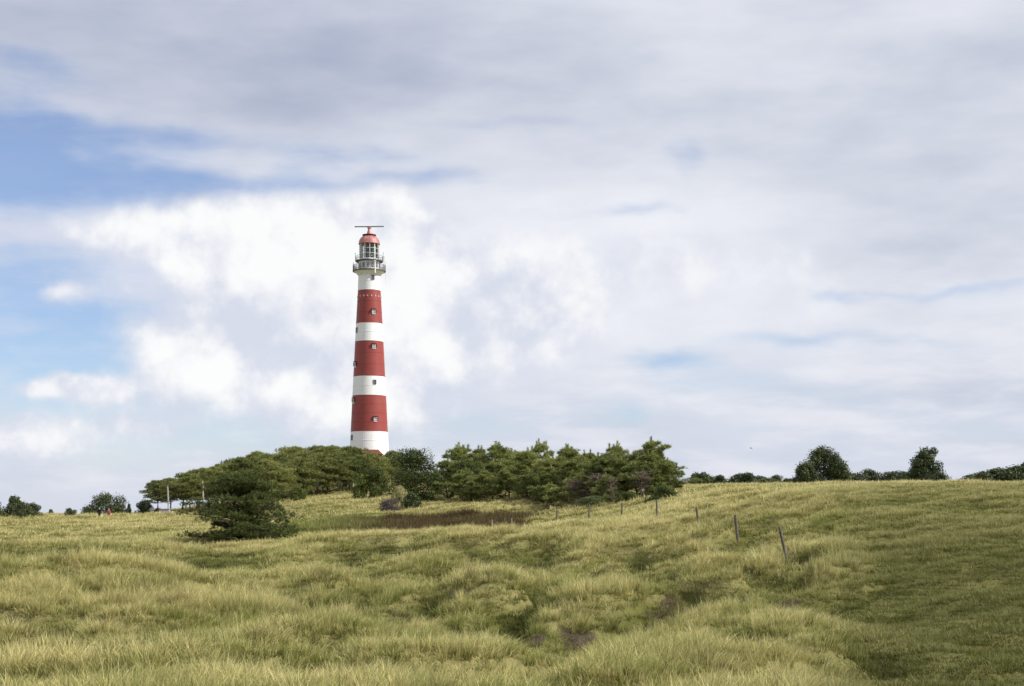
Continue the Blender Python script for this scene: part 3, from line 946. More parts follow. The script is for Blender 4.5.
# ------------------------------------------------------------------ lighthouse
def build_lighthouse():
    D = 330.0
    S = D / F
    X0 = (369.3 - 512) * S
    zg = D * (HOR - 471.5) / F
    zz = lambda v: (HOR - v) * S - zg            # local height above the tower foot
    base = empty('lighthouse', (X0, D, zg))
    tag(base, 'tall red and white banded lighthouse with a gallery and radar bar', 'lighthouse')
    rv = np.array([480, 450, 432, 396, 377, 342, 324, 291, 274])
    rr = np.array([20.9, 19.4, 18.5, 16.75, 15.85, 14.1, 13.2, 11.35, 10.75]) * S
    rad = lambda v: float(np.interp(-v, -rv, rr))
    bands = [(478, 432, 'white_band', 'white'), (432, 396, 'red_band', 'red'), (396, 377, 'white_band', 'white'),
             (377, 342, 'red_band', 'red'), (342, 324, 'white_band', 'white'), (324, 291, 'red_band', 'red'), (291, 273.5, 'white_band', 'white')]
    for v0, v1, nm, mt in bands:
        prof = []
        k = max(2, int((v0 - v1) / 9))
        for i in range(k):
            va, vb = v0 + (v1 - v0) * i / k, v0 + (v1 - v0) * (i + 1) / k
            prof += [(rad(va) + 0.03, zz(va)), (rad(va) + 0.03, zz(va) + 0.10), (rad(va), zz(va) + 0.12), (rad(vb), zz(vb))]   # bolted ring flanges
        obj(nm, bm_mesh(nm, lathe(prof, 56, False)), M[mt], base)

    def window(v, side, w, h, hood):
        # 'side' is the offset from the tower axis in photo pixels
        r = rad(v)
        sx = side * S
        a = math.asin(max(-0.985, min(0.985, sx / r)))
        nrm = Vector((math.sin(a), -math.cos(a), 0))
        tan = Vector((math.cos(a), math.sin(a), 0))
        rot = Matrix((tan, -nrm, Vector((0, 0, 1)))).transposed()
        c = nrm * (r + 0.02) + Vector((0, 0, zz(v)))
        bm = bmesh.new()
        t = 0.10
        box(bm, c + tan * (-w / 2 - t / 2), (t, 0.24, h + 2 * t), rot)
        box(bm, c + tan * (w / 2 + t / 2), (t, 0.24, h + 2 * t), rot)
        box(bm, c + Vector((0, 0, -h / 2 - t / 2)), (w - .004, 0.30, t), rot)
        box(bm, c + Vector((0, 0, h / 2 + t / 2)), (w - .004, 0.24, t), rot)
        box(bm, c, (0.09, 0.17, h - .004), rot)
        box(bm, c, (w - .004, 0.165, 0.09), rot)
        win = obj('window', bm_mesh('window', bm), M['trim'] if hood else M['rail'], base)
        bm = bmesh.new(); box(bm, c + nrm * 0.03, (w, 0.08, h), rot)
        obj('pane', bm_mesh('pane', bm), M['dark'], win)
        if hood:
            bm = bmesh.new()
            box(bm, c + Vector((0, 0, h / 2 + 0.3)) + nrm * 0.1, (w + 0.5, 0.42, 0.16), rot)
            box(bm, c + tan * (-w / 2 - .3) + nrm * 0.03 + Vector((0, 0, 0.2)), (0.12, 0.34, h * .8), rot)
            box(bm, c + tan * (w / 2 + .3) + nrm * 0.03 + Vector((0, 0, 0.2)), (0.12, 0.34, h * .8), rot)
            obj('hood', bm_mesh('hood', bm), M['dred'], win)
    for v, sd, hood in ((279, 4.6, False), (313.5, 5.4, True), (348, 6.0, True), (383.3, 6.9, False), (420.5, 7.6, True)):
        window(v, sd, 0.55, 0.85, hood)
    for v, hood in ((331, False), (366, True), (402, True), (438, False)):
        window(v, -rad(v) / S * 0.86, 0.62, 1.0, hood)
    # ring of small white vents near the top of the upper red band
    for i in range(18):
        a = 2 * math.pi * (i + 0.35) / 18
        r = rad(297) + 0.03
        nrm = Vector((math.cos(a), math.sin(a), 0)); tan = Vector((-math.sin(a), math.cos(a), 0))
        rot = Matrix((tan, -nrm, Vector((0, 0, 1)))).transposed()
        bm = bmesh.new()
        c = nrm * r + Vector((0, 0, zz(297.3)))
        box(bm, c, (0.30, 0.12, 0.34), rot)
        box(bm, c + Vector((0, 0, 0.24)), (0.24, 0.11, 0.06), rot)
        vent = obj('vent', bm_mesh('vent', bm), M['ventpaint'], base)
    # lower gallery
    r0 = rad(274)
    obj('corbel', bm_mesh('corbel', lathe([(r0, zz(276.5)), (r0 + .25, zz(275)), (3.2, zz(273)), (3.55, zz(272.2)), (3.55, zz(271.9))], 48)), M['white'], base)

    def gallery(v, r, railh, nposts, mat_deck, mesh_panel):
        g = obj('gallery', bm_mesh('gallery', lathe([(r - .1, zz(v) - .26), (r, zz(v) - .20), (r, zz(v)), (r - .1, zz(v) + .03)], 48)), M[mat_deck], base)
        for i in range(nposts):
            a = 2 * math.pi * (i + 0.5) / nposts
            bm = bmesh.new()
            p = Vector((math.cos(a) * (r - .08), math.sin(a) * (r - .08), zz(v)))
            tube(bm, [p, p + Vector((0, 0, railh))], [0.05, 0.045], 6)
            # bracket foot
            box(bm, p + Vector((0, 0, 0.07)), (0.16, 0.16, 0.10))
            obj('railing_post', bm_mesh('railing_post', bm), M['rail'], g)
        for k in ((0.35, 0.68, 1.0) if mesh_panel else (0.55, 1.0)):
            bm = bmesh.new()
            pts = [(math.cos(2 * math.pi * i / 48) * (r - .08), math.sin(2 * math.pi * i / 48) * (r - .08), zz(v) + railh * k) for i in range(49)]
            tube(bm, pts, [0.035] * 49, 5)
            obj('rail', bm_mesh('rail', bm), M['rail'], g)
        if mesh_panel:
            bm = bmesh.new()
            for i in range(96):
                a = 2 * math.pi * i / 96; b = a + 2 * math.pi * 2 / 96
                p = [(math.cos(q) * (r - .08), math.sin(q) * (r - .08)) for q in (a, b)]
                tube(bm, [(*p[0], zz(v) + .04), (*p[1], zz(v) + railh)], [0.016, 0.016], 4)
                tube(bm, [(*p[1], zz(v) + .04), (*p[0], zz(v) + railh)], [0.016, 0.016], 4)
            o = obj('railing_lattice', bm_mesh('railing_lattice', bm), M['rail'], g)
        return g
    gallery(271.0, 3.85, 1.25, 20, 'deck', True)
    # watch room drum between the galleries
    rdr = 10.6 * S
    obj('watch_room', bm_mesh('watch_room', lathe([(rdr, zz(270.8)), (rdr, zz(262.4)), (rdr + .3, zz(261.6))], 48)), M['white'], base)
    for i in range(14):
        a = 2 * math.pi * i / 14 + 0.2
        nrm = Vector((math.cos(a), math.sin(a), 0)); tan = Vector((-math.sin(a), math.cos(a), 0))
        rot = Matrix((tan, -nrm, Vector((0, 0, 1)))).transposed()
        bm = bmesh.new(); box(bm, nrm * (rdr + .02) + Vector((0, 0, zz(266.6))), (0.5, 0.08, 0.85), rot)
        box(bm, nrm * (rdr + .03) + Vector((0, 0, zz(264.2))), (0.6, 0.12, 0.08), rot)
        obj('panel', bm_mesh('panel', bm), M['rail'], base)
    gallery(261.0, 3.2, 1.05, 14, 'deck', False)
    # lantern
    rl = 9.5 * S
    obj('lantern_glass', bm_mesh('lantern_glass', lathe([(rl, zz(260.6)), (rl, zz(244.2))], 40, False), True), M['glass'], base)
    bm = lathe([(rl + .1, zz(260.9)), (rl + .1, zz(259.2)), (rl + .02, zz(259.1))], 40, False)
    obj('lantern_sill', bm_mesh('lantern_sill', bm), M['white'], base)
    for i in range(12):
        a = 2 * math.pi * (i + .3) / 12
        bm = bmesh.new()
        nrm = Vector((math.cos(a), math.sin(a), 0)); tan = Vector((-math.sin(a), math.cos(a), 0))
        rot = Matrix((tan, -nrm, Vector((0, 0, 1)))).transposed()
        h = zz(244) - zz(259.2)
        box(bm, nrm * (rl + .01) + Vector((0, 0, zz(259.2) + h / 2)), (0.13, 0.16, h), rot)
        obj('mullion', bm_mesh('mullion', bm), M['trim'], base)
    for v in (254.2, 249.2):
        bm = bmesh.new()
        pts = [(math.cos(2 * math.pi * i / 40) * (rl + .03), math.sin(2 * math.pi * i / 40) * (rl + .03), zz(v)) for i in range(41)]
        tube(bm, pts, [0.05] * 41, 5)
        obj('glazing_bar', bm_mesh('glazing_bar', bm), M['trim'], base)
    # lens with stacked prism rings
    prof = [(0.55, zz(260.5)), (0.55, zz(257.8)), (0.85, zz(257.4))]
    for i in range(9):
        v = 257 - i * 1.25
        r = 1.0 + 0.22 * math.sin(math.pi * (i + .5) / 9)
        prof += [(r - .12, zz(v)), (r, zz(v - .35)), (r, zz(v - .8)), (r - .12, zz(v - 1.1))]
    prof += [(0.7, zz(245.4)), (0.3, zz(244.6))]
    obj('lens', bm_mesh('lens', lathe(prof, 24), True), M['lens'], base)
    # dome
    dp = [(10.6 * S, zz(244.6)), (10.8 * S, zz(243.9))]
    for i in range(9):
        t = i / 8 * math.pi / 2 * 0.86
        dp.append((10.2 * S * math.cos(t) ** 0.8, zz(243.5 - 8.2 * math.sin(t))))
    obj('dome', bm_mesh('dome', lathe(dp, 48), True), M['dome'], base)
    for i in range(12):
        a = 2 * math.pi * (i + .3) / 12
        bm = bmesh.new()
        tube(bm, [(math.cos(a) * (r_ + .02), math.sin(a) * (r_ + .02), z_) for r_, z_ in dp[2:]], [0.05] * (len(dp) - 2), 4)
        obj('dome_rib', bm_mesh('dome_rib', bm), M['dome'], base)
    obj('radar_platform', bm_mesh('radar_platform', lathe([(1.1, zz(236.2)), (1.62, zz(235.6)), (1.62, zz(234.9)), (1.5, zz(234.8))], 36)), M['dred'], base)
    obj('radar_pedestal', bm_mesh('radar_pedestal', lathe([(0.62, zz(234.8)), (0.5, zz(232.4)), (0.34, zz(230)), (0.28, zz(228.6)), (0.42, zz(228.4)), (0.42, zz(227.4))], 16)), M['dome'], base)
    bm = bmesh.new()
    rot = Matrix.Rotation(R(8), 3, 'Z') @ Matrix.Rotation(R(-2.0), 3, 'Y')
    vs = box(bm, Vector((0, 0, zz(226.6))), (6.8, 0.34, 0.26), rot)
    bmesh.ops.bevel(bm, geom=bm.edges[:], offset=0.06, segments=1, affect='EDGES')
    box(bm, Vector((0, 0.0, zz(226.6) - 0.16)), (1.1, 0.28, 0.14), rot)
    obj('radar_bar', bm_mesh('radar_bar', bm), M['rail'], base)
    # small masts and the down pipe on the gallery
    for (px, v0, v1, r_, mt, yy) in ((16.9, 284.5, 263, 0.07, 'trim', -0.6), (14.3, 262, 254, 0.05, 'rail', -1.0), (-13.5, 262, 254.5, 0.05, 'rail', -1.0),
                                     (15.2, 272, 258, 0.05, 'rail', -1.2), (-15.4, 272, 264, 0.05, 'rail', -1.2)):
        bm = bmesh.new()
        tube(bm, [(px * S, yy, zz(v0)), (px * S, yy, zz(v1))], [r_, r_ * .8], 6)
        box(bm, Vector((px * S, yy, zz(v1) + .05)), (0.16, 0.16, 0.14))
        obj('antenna_mast', bm_mesh('antenna_mast', bm), M[mt], base)
    bm = bmesh.new()
    yq = -math.sqrt(3.93 ** 2 - (7.2 * S) ** 2)
    tube(bm, [(7.2 * S, yq, zz(275.5)), (7.2 * S, yq, zz(264))], [0.16, 0.16], 8)
    box(bm, Vector((7.2 * S, yq, zz(263.6))), (0.45, 0.4, 0.3))
    obj('down_pipe', bm_mesh('down_pipe', bm), M['trim'], base)
    # brick entrance building at the foot
    ann = bmesh.new()
    w, dp_, h = 6.4, 4.4, zz(455.5)
    yc = -rad(470) - 1.2
    box(ann, Vector((0.2, yc, h / 2 - 0.6)), (w, dp_, h + 1.2))
    annex = obj('annex', bm_mesh('annex', ann), M['brick'], base)
    bm = bmesh.new()
    z0, z1 = zz(455.7), zz(450.6)
    o_ = 0.35
    c = [(-w / 2 - o_, -dp_ / 2 - o_), (w / 2 + o_, -dp_ / 2 - o_), (w / 2 + o_, dp_ / 2 + o_), (-w / 2 - o_, dp_ / 2 + o_)]
    vb = [bm.verts.new((0.2 + a, yc + b, z0)) for a, b in c]
    vt = [bm.verts.new((0.2 - w / 2 + .8, yc + .6, z1)), bm.verts.new((0.2 + w / 2 - .8, yc + .6, z1))]
    for f in ((vb[0], vb[1], vt[1], vt[0]), (vb[1], vb[2], vt[1]), (vb[2], vb[3], vt[0], vt[1]), (vb[3], vb[0], vt[0]), (vb[3], vb[2], vb[1], vb[0])):
        bm.faces.new(f)
    obj('annex_roof', bm_mesh('annex_roof', bm), M['tile'], annex)


build_lighthouse()

# ------------------------------------------------------------------ trees
def needle_tufts(rng, centers, dirs, k, length, width, spread=0.9):
    """k narrow triangles bursting from every centre around its direction"""
    n = len(centers)
    c = np.repeat(centers, k, 0)
    d = np.repeat(dirs, k, 0) + rng.normal(0, spread, (n * k, 3))
    d /= np.linalg.norm(d, axis=1, keepdims=True) + 1e-9
    s = np.cross(d, rng.normal(0, 1, (n * k, 3)))
    s /= np.linalg.norm(s, axis=1, keepdims=True) + 1e-9
    L = length * rng.uniform(0.6, 1.25, (n * k, 1))
    W = width * rng.uniform(0.7, 1.3, (n * k, 1))
    c = c + rng.normal(0, length * 0.16, c.shape)
    a = c - s * W * 0.5; b = c + s * W * 0.5; t = c + d * L
    V = np.stack([a, b, t], 1).reshape(-1, 3)
    T = np.arange(len(V)).reshape(-1, 3)
    tone = np.repeat(np.repeat(rng.uniform(0, 1, n), k), 3)
    tip = np.tile(np.array([0.0, 0.0, 1.0]), n * k)
    return V, T, tone, tip


def pad_points(rng, centers, radii, per, flat=0.5, shell=0.55):
    n = len(centers)
    cc = np.repeat(centers, per, 0)
    rr = np.repeat(radii, per)[:, None]
    d = rng.normal(0, 1, (n * per, 3))
    d /= np.linalg.norm(d, axis=1, keepdims=True)
    d[:, 2] = np.where(d[:, 2] < -0.2, -d[:, 2] * 0.6, d[:, 2])
    q = rng.uniform(shell, 1.05, (n * per, 1))
    off = d * q * rr
    off[:, 2] *= flat
    dirs = d.copy(); dirs[:, 2] = np.abs(dirs[:, 2]) * 0.8 + 0.45
    dirs /= np.linalg.norm(dirs, axis=1, keepdims=True)
    return cc + off, dirs


def make_pine(seed, H=8.0, RAD=3.2, base=0.45, nb=26, style='umbrella', needle=(0.34, 0.055), k=8, per=22, pad=0.85, lean=(0.06, 0.0), trunk_r=0.17, skirt=0):
    rng = np.random.default_rng(seed)
    bm = bmesh.new()
    ph = rng.uniform(0, 6.28)
    def tp(t):
        return Vector((lean[0] * H * t ** 1.4 + 0.05 * H * math.sin(3.0 * t + ph) * t * (1 - t) * 2, lean[1] * H * t + 0.04 * H * math.cos(3.5 * t + ph) * t * (1 - t) * 2, H * 0.95 * t))
    ts = np.linspace(0, 1, 9)
    pts = [tp(t) for t in ts]; pts[0] = pts[0] + Vector((0, 0, -0.25))
    rads = [trunk_r * (1.25 if t == 0 else 1.0) * (1 - 0.82 * t) for t in ts]
    tube(bm, pts, rads, 8)
    C, RR = [], []
    for i in range(nb):
        f = (i + rng.uniform(0, 1)) / nb
        t = base + (1 - base) * (f ** 0.75 if style == 'layered' else f)
        a = i * 2.399963 + rng.normal(0, 0.35)
        if style == 'umbrella':
            L = RAD * (0.55 + 0.45 * math.sin(math.pi * min(1, 0.25 + 0.75 * f))) * (1 - 0.55 * f ** 3) * rng.uniform(0.7, 1.12)
            rise = L * rng.uniform(0.10, 0.40)
        elif style == 'layered':
            L = RAD * (1.0 - 0.52 * f) * math.sqrt(1 - 0.8 * f ** 4) * rng.uniform(0.40, 1.12)
            rise = L * rng.uniform(-0.02, 0.22)
        else:  # young cone
            L = RAD * (1.0 - 0.80 * f ** 1.6) * rng.uniform(0.45, 1.15)
            rise = L * rng.uniform(0.25, 0.65)
        s = tp(t)
        e = s + Vector((math.cos(a) * L, math.sin(a) * L, rise))
        mid = s.lerp(e, 0.5) + Vector((0, 0, -0.06 * L))
        r0 = max(0.018, trunk_r * (1 - 0.8 * t) * 0.55)
        tube(bm, [s, mid, e], [r0, r0 * 0.7, r0 * 0.3], 5)
        np_ = 3 if L > RAD * 0.45 else 2
        if style == 'layered': np_ = 4
        for j in range(np_):
            g = rng.uniform(0.34 if style == 'layered' else 0.5, 1.05) if j else 1.0
            p = s.lerp(e, g) + Vector((rng.normal(0, 0.16 * L), rng.normal(0, 0.16 * L), rng.normal(0.05, 0.05 * L)))
            C.append(p); RR.append(pad * rng.uniform(0.6, 1.15) * (0.75 if style == 'young' else 1.0) * (0.6 + 0.4 * L / RAD))
            if j:
                tube(bm, [s.lerp(e, g * 0.6), p], [r0 * 0.4, r0 * 0.15], 4)
    for i in range(skirt):          # lowest boughs sweeping over the grass
        a = i * 2.399963 + 0.4
        L = RAD * rng.uniform(0.35, 1.05)
        s = tp(0.06 + 0.05 * (i % 3)); e = Vector((math.cos(a) * L, math.sin(a) * L * 0.8, rng.uniform(0.35, 0.9)))
        tube(bm, [s, s.lerp(e, .5) + Vector((0, 0, .12)), e], [0.06, 0.045, 0.02], 5)
        for g in (0.6, 0.8, 1.0):
            p = s.lerp(e, g); C.append(p); RR.append(pad * rng.uniform(0.6, 0.95))
    C.append(tp(1.0)); RR.append(pad * 0.8)
    C = np.array([tuple(c) for c in C]); RR = np.array(RR)
    flat = {'umbrella': 0.46, 'layered': 0.6, 'young': 0.75}[style]
    P, Dr = pad_points(rng, C, RR, per, flat)
    if style == 'young':     # upright candles at the shoot ends
        m = 7
        cp = []; cd = []
        tops = [tp(1.0) + Vector((0, 0, 0.15 * q)) for q in range(6)]
        for q in tops: cp.append(tuple(q)); cd.append((0, 0, 1.0))
        sel = rng.choice(len(C), min(10, len(C)), False)
        for s_ in sel:
            for q in range(4):
                cp.append((C[s_][0], C[s_][1], C[s_][2] + RR[s_] * 0.5 + 0.17 * q)); cd.append((0, 0, 1.0))
        P = np.concatenate([P, np.repeat(np.array(cp), 2, 0)]); Dr = np.concatenate([Dr, np.repeat(np.array(cd), 2, 0)])
    V, T, tone, tip = needle_tufts(rng, P, Dr, k, needle[0], needle[1], 0.55)
    crown = mesh_np('crown', V, T, False, {'tone': tone, 'tip': tip})
    trunk = bm_mesh('trunk', bm, True)
    return trunk, crown


def make_leafy(seed, H=6.0, RAD=3.0, base=0.12, lobes=16, leaf=0.20, per=420, flat=0.85, trunk_r=0.16, shape='round', stems=1, lobe=1.0):
    rng = np.random.default_rng(seed)
    bm = bmesh.new()
    C, RR = [], []
    for i in range(lobes):
        f = (i + 0.5) / lobes
        a = i * 2.399963 + rng.normal(0, 0.3)
        if shape == 'round':
            prof = math.sqrt(max(0.05, 1 - (1.7 * f - 0.75) ** 2))
        elif shape == 'peak':
            prof = (1.0 - f) ** 0.7 + 0.12
        elif shape == 'cone':
            prof = 1.0 - 0.78 * f
        else:
            prof = math.sqrt(max(0.05, 1 - f ** 2))
        z = H * (base + (0.90 - base) * f)
        r = RAD * prof * rng.uniform(0.45, 0.72 + 0.35 * (1 - lobe))
        C.append((math.cos(a) * r + rng.normal(0, .10) * RAD, math.sin(a) * r + rng.normal(0, .10) * RAD, max(0.3, z + rng.normal(0, .05) * H))); RR.append(RAD * lobe * rng.uniform(0.30, 0.54) * (0.65 + 0.35 * prof))
    C.append((0, 0, H * 0.88)); RR.append(RAD * 0.34)
    C = np.array(C); RR = np.array(RR)
    for s_ in range(stems):
        o = Vector((rng.normal(0, 0.1 * stems), rng.normal(0, 0.1 * stems), -0.15))
        tube(bm, [o, o * 0.5 + Vector((rng.normal(0, .05) * H, rng.normal(0, .05) * H, H * 0.45)), Vector((rng.normal(0, .05) * H, rng.normal(0, .05) * H, H * 0.8))], [trunk_r, trunk_r * .6, trunk_r * .2], 7)
    for c in C[::2]:
        tube(bm, [(0, 0, max(0.1, c[2] * 0.55)), tuple(c)], [trunk_r * 0.4, trunk_r * 0.12], 4)
    n = len(C) * per
    cc = np.repeat(C, per, 0); rr = np.repeat(RR, per)[:, None]
    d = rng.normal(0, 1, (n, 3)); d /= np.linalg.norm(d, axis=1, keepdims=True)
    # uneven surface of every lobe
    bump = 1 + 0.22 * np.sin(d[:, :1] * 7 + cc[:, :1] * 3) * np.sin(d[:, 1:2] * 6 + cc[:, 1:2] * 5) + 0.12 * np.sin(d[:, 2:] * 11 + cc[:, 2:])
    off = d * rr * bump * rng.uniform(0.45, 1.06, (n, 1)) ** 0.6
    off[:, 2] *= flat
    P = cc + off
    P[:, 2] = np.maximum(P[:, 2], 0.03)
    s = np.cross(d + rng.normal(0, 0.6, (n, 3)), rng.normal(0, 1, (n, 3))); s /= np.linalg.norm(s, axis=1, keepdims=True) + 1e-9
    t = np.cross(d + rng.normal(0, 0.5, (n, 3)), s); t /= np.linalg.norm(t, axis=1, keepdims=True) + 1e-9
    L = leaf * rng.uniform(0.6, 1.3, (n, 1))
    a = P - s * L * 0.5; b = P + t * L * 0.32; c_ = P + s * L * 0.5; e = P - t * L * 0.32
    V = np.stack([a, b, c_, e], 1).reshape(-1, 3)
    Q = np.arange(len(V)).reshape(-1, 4)
    tone = np.repeat(np.clip(np.repeat(rng.uniform(0.1, 0.7, len(C)), per) + rng.normal(0, 0.22, n), 0, 1), 4)
    crown = mesh_np('crown', V, Q, False, {'tone': tone, 'tip': np.zeros(len(V))})
    return bm_mesh('trunk', bm, True), crown


def plant_tree(name, meshes, mats, loc, rz, s, label, cat, group=None, parts=('trunk', 'crown'), sz=None):
    root = empty(name, loc, rz)
    root.scale = (s, s, sz if sz else s)
    tag(root, label, cat, group)
    obj(parts[0], meshes[0], mats[0], root)
    obj(parts[1], meshes[1], mats[1], root)
    return root


TR = np.random.default_rng(11)
# --- the lone layered pine in front of the wood
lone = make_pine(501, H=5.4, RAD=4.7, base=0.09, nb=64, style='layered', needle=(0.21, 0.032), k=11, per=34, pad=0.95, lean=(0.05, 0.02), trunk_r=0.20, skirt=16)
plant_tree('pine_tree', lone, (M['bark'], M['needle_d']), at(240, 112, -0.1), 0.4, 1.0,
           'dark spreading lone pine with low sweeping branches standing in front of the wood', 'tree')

# --- wind-shaped umbrella pines of the wood beside the lighthouse
umb = [make_pine(610 + i, H=8.0, RAD=3.5, base=0.33, nb=38, style='umbrella', needle=(0.38, 0.060), k=8, per=30, pad=1.15,
                 lean=((0.05, 0.0), (-0.06, 0.02), (0.10, -0.02))[i], trunk_r=0.19) for i in range(3)]
ful = [make_pine(640 + i, H=8.0, RAD=3.6, base=(0.20, 0.26, 0.30)[i], nb=46, style='umbrella', needle=(0.38, 0.060), k=8, per=28, pad=1.25,
                 lean=((0.04, 0.0), (-0.05, 0.02), (0.08, -0.02))[i], trunk_r=0.19) for i in range(3)]
WOOD = [  # photo column, distance, tree height in metres
    (158, 222, 5.3), (170, 228, 5.8), (182, 236, 6.6), (190, 224, 6.2), (200, 232, 6.9), (210, 241, 7.5), (218, 226, 6.9), (230, 236, 7.6), (238, 247, 8.2),
    (246, 228, 7.3), (257, 240, 8.0), (266, 252, 8.3), (272, 231, 7.0), (282, 244, 7.9), (292, 256, 8.2), (297, 236, 7.0), (306, 248, 7.9), (316, 260, 8.2), (318, 240, 7.0),
    (328, 250, 7.6), (337, 262, 8.0), (340, 243, 6.9), (350, 254, 7.2), (358, 246, 6.6), (366, 262, 6.6), (372, 250, 6.0), (384, 256, 6.2), (328, 272, 8.0), (300, 272, 8.2), (275, 268, 8.3),
    (352, 272, 7.6), (222, 256, 8.0), (196, 248, 7.2), (250, 262, 8.4), (392, 266, 6.3)]
for i, (u, d, h) in enumerate(WOOD):
    if u < 226:
        lab, grp = 'umbrella pine with slim bare trunk at the thin left end of the wood', 'pines at the left end of the wood'
    elif u < 300:
        lab, grp = 'full-crowned pine in the middle of the wood, behind and above the lone pine', 'pines in the middle of the wood'
    else:
        lab, grp = 'full-crowned pine of the wood just below and left of the lighthouse', 'pines below the lighthouse'
    if i == 0:
        lab = 'leftmost umbrella pine of the wood with its crown reaching out over open grass'; grp = None
    plant_tree('umbrella_pine', (umb[i % 3] if u < 226 else ful[i % 3]), (M['bark'], M['needle']), at(u, d, -0.1), TR.uniform(0, 6.28) if i else 2.9, h / 8.0 * TR.uniform(0.95, 1.05), lab, 'tree', grp)

# --- younger pines on the right of the wood
yng = [make_pine(700 + i, H=5.0, RAD=(2.3, 1.9, 2.6, 2.1, 2.4, 1.7)[i], base=(0.06, 0.12, 0.10, 0.2, 0.08, 0.28)[i], nb=(40, 34, 44, 30, 38, 24)[i], style='young', needle=(0.28, 0.040), k=9, per=24,
                 pad=(0.75, 0.62, 0.85, 0.7, 0.8, 0.55)[i], lean=((0.03, 0.0), (-0.07, 0.02), (0.10, 0.03), (0.0, 0.05), (-0.04, 0), (0.06, -.04))[i], trunk_r=0.09) for i in range(6)]
YOUNG = [(446, 192, 6.6), (458, 200, 7.2), (470, 190, 6.2), (480, 202, 7.0), (490, 188, 6.1), (500, 198, 6.8), (510, 184, 6.0), (520, 195, 6.8), (529, 180, 6.3), (540, 188, 6.6),
         (549, 174, 5.8), (559, 182, 6.6), (567, 168, 5.7), (574, 176, 6.1), (583, 164, 5.4), (590, 172, 6.0), (598, 158, 5.0), (604, 166, 5.6), (613, 156, 4.9), (620, 163, 6.1), (628, 155, 4.6),
         (636, 160, 5.4), (644, 154, 5.5), (652, 158, 5.9), (660, 155, 4.9), (667, 160, 4.0), (545, 168, 3.6), (553, 160, 3.2), (522, 178, 3.6), (574, 160, 3.3), (494, 182, 3.4), (474, 180, 3.2), (606, 152, 3.6), (586, 158, 3.8), (533, 172, 4.3), (505, 176, 4.2), (485, 178, 4.2), (463, 182, 4.4)]
for i, (u, d, h) in enumerate(YOUNG):
    if h < 4.5:
        lab, grp = 'low young pine at the front of the thicket, half the height of those behind', 'low pines at the thicket front'
    elif u < 515:
        lab, grp = 'young green pine in the left part of the thicket, beside the round tree', 'young pines in the left of the thicket'
    elif u < 596:
        lab, grp = 'young green pine in the middle of the thicket right of the lighthouse', 'young pines in the middle of the thicket'
    else:
        lab, grp = 'young green pine in the right part of the thicket, above the bare brown shrubs', 'young pines in the right of the thicket'
    if u == 652: lab, grp = 'tall pale young pine at the right end of the thicket, forked spiky top', None
    if u == 620: lab, grp = 'thin open young pine with spiky top sticking up near the right end of the thicket', None
    plant_tree('young_pine', yng[5 if u in (620, 604) else (i * 5 + i // 4) % 6], (M['bark'], M['needle_y']), at(u + TR.normal(0, 2.5), d, -0.1), TR.uniform(0, 6.28), h / 5.0 * TR.uniform(0.85, 1.25), lab, 'tree', grp, ('trunk', 'crown'), h / 5.0 * TR.uniform(0.82, 1.02))

# dead brown wind-bent pine skeletons among them
def make_dead(seed, H):
    rng = np.random.default_rng(seed)
    bm = bmesh.new()
    tube(bm, [(0, 0, -.2), (0.2, 0, H * .5), (0.5, 0.1, H)], [0.09, 0.06, 0.02], 6)
    tw = bmesh.new()
    for i in range(40):
        t = rng.uniform(0.15, 1)
        a = rng.uniform(0, 6.28)
        s = Vector((0.5 * t * t, 0.1 * t, H * t))
        e = s + Vector((math.cos(a), math.sin(a), rng.uniform(-0.1, 0.4))) * rng.uniform(0.6, 1.7)
        tube(tw, [s, s.lerp(e, .5) + Vector((0, 0, -.08)), e], [0.035, 0.025, 0.012], 4)
        for j in range(5):
            b = s.lerp(e, rng.uniform(.4, 1))
            tube(tw, [b, b + Vector((rng.normal(0, .3), rng.normal(0, .3), rng.uniform(0, .35)))], [0.016, 0.008], 3)
    return bm_mesh('trunk', bm, True), bm_mesh('twigs', tw)
dead = make_dead(31, 3.4)
M['deadbark'] = mat_plain('dead_pine_bark', (0.16, 0.12, 0.10), 0.9, 0.1, 0.3, 5.0)
for i, (u, d, s, lab) in enumerate(((594, 153, 1.0, 'grey-brown leafless shrub at the front of the young pine thicket'), (612, 151, 0.9, 'bare brown branched pine skeleton in the middle of the thicket front'),
                                    (578, 156, 0.9, 'leftmost bare brown shrub under the young pines'), (640, 151.5, 1.0, 'bare branched trunk below the tallest young pine'))):
    plant_tree('dead_pine', dead, (M['deadbark'], M['deadbark']), at(u, d, -.05), i * 1.7, s, lab, 'dead tree', 'dead pines in the thicket', ('trunk', 'twigs'))

# --- leafy trees and bushes
rnd_tree = make_leafy(801, H=7.4, RAD=3.9, base=0.06, lobes=34, leaf=0.20, per=640, flat=0.8, trunk_r=0.2)
plant_tree('round_tree', rnd_tree, (M['bark'], M['leaf']), at(415, 186, -.3), 0.3, 1.0, 'dense rounded dark green tree between the pine wood and the thicket', 'tree')
low_bush = make_leafy(802, H=2.0, RAD=2.0, base=0.12, lobes=14, leaf=0.14, per=420, flat=0.8, trunk_r=0.05, shape='dome', stems=4)
gen_bush = make_leafy(803, H=2.0, RAD=1.5, base=0.12, lobes=12, leaf=0.16, per=330, flat=0.9, trunk_r=0.05, shape='dome', stems=3)
B = ('stems', 'foliage')
plant_tree('shrub', low_bush, (M['bark'], M['leaf']), at(663, 143, -.1), 0.5, 0.95, 'dark green rounded bush at the right foot of the young pine thicket', 'bush', None, B, 0.85)
plant_tree('shrub', low_bush, (M['bark'], M['leaf']), at(372, 205, -.1), 1.5, 1.6, 'olive green bush at the foot of the round tree, on its left', 'bush', None, B, 2.2)
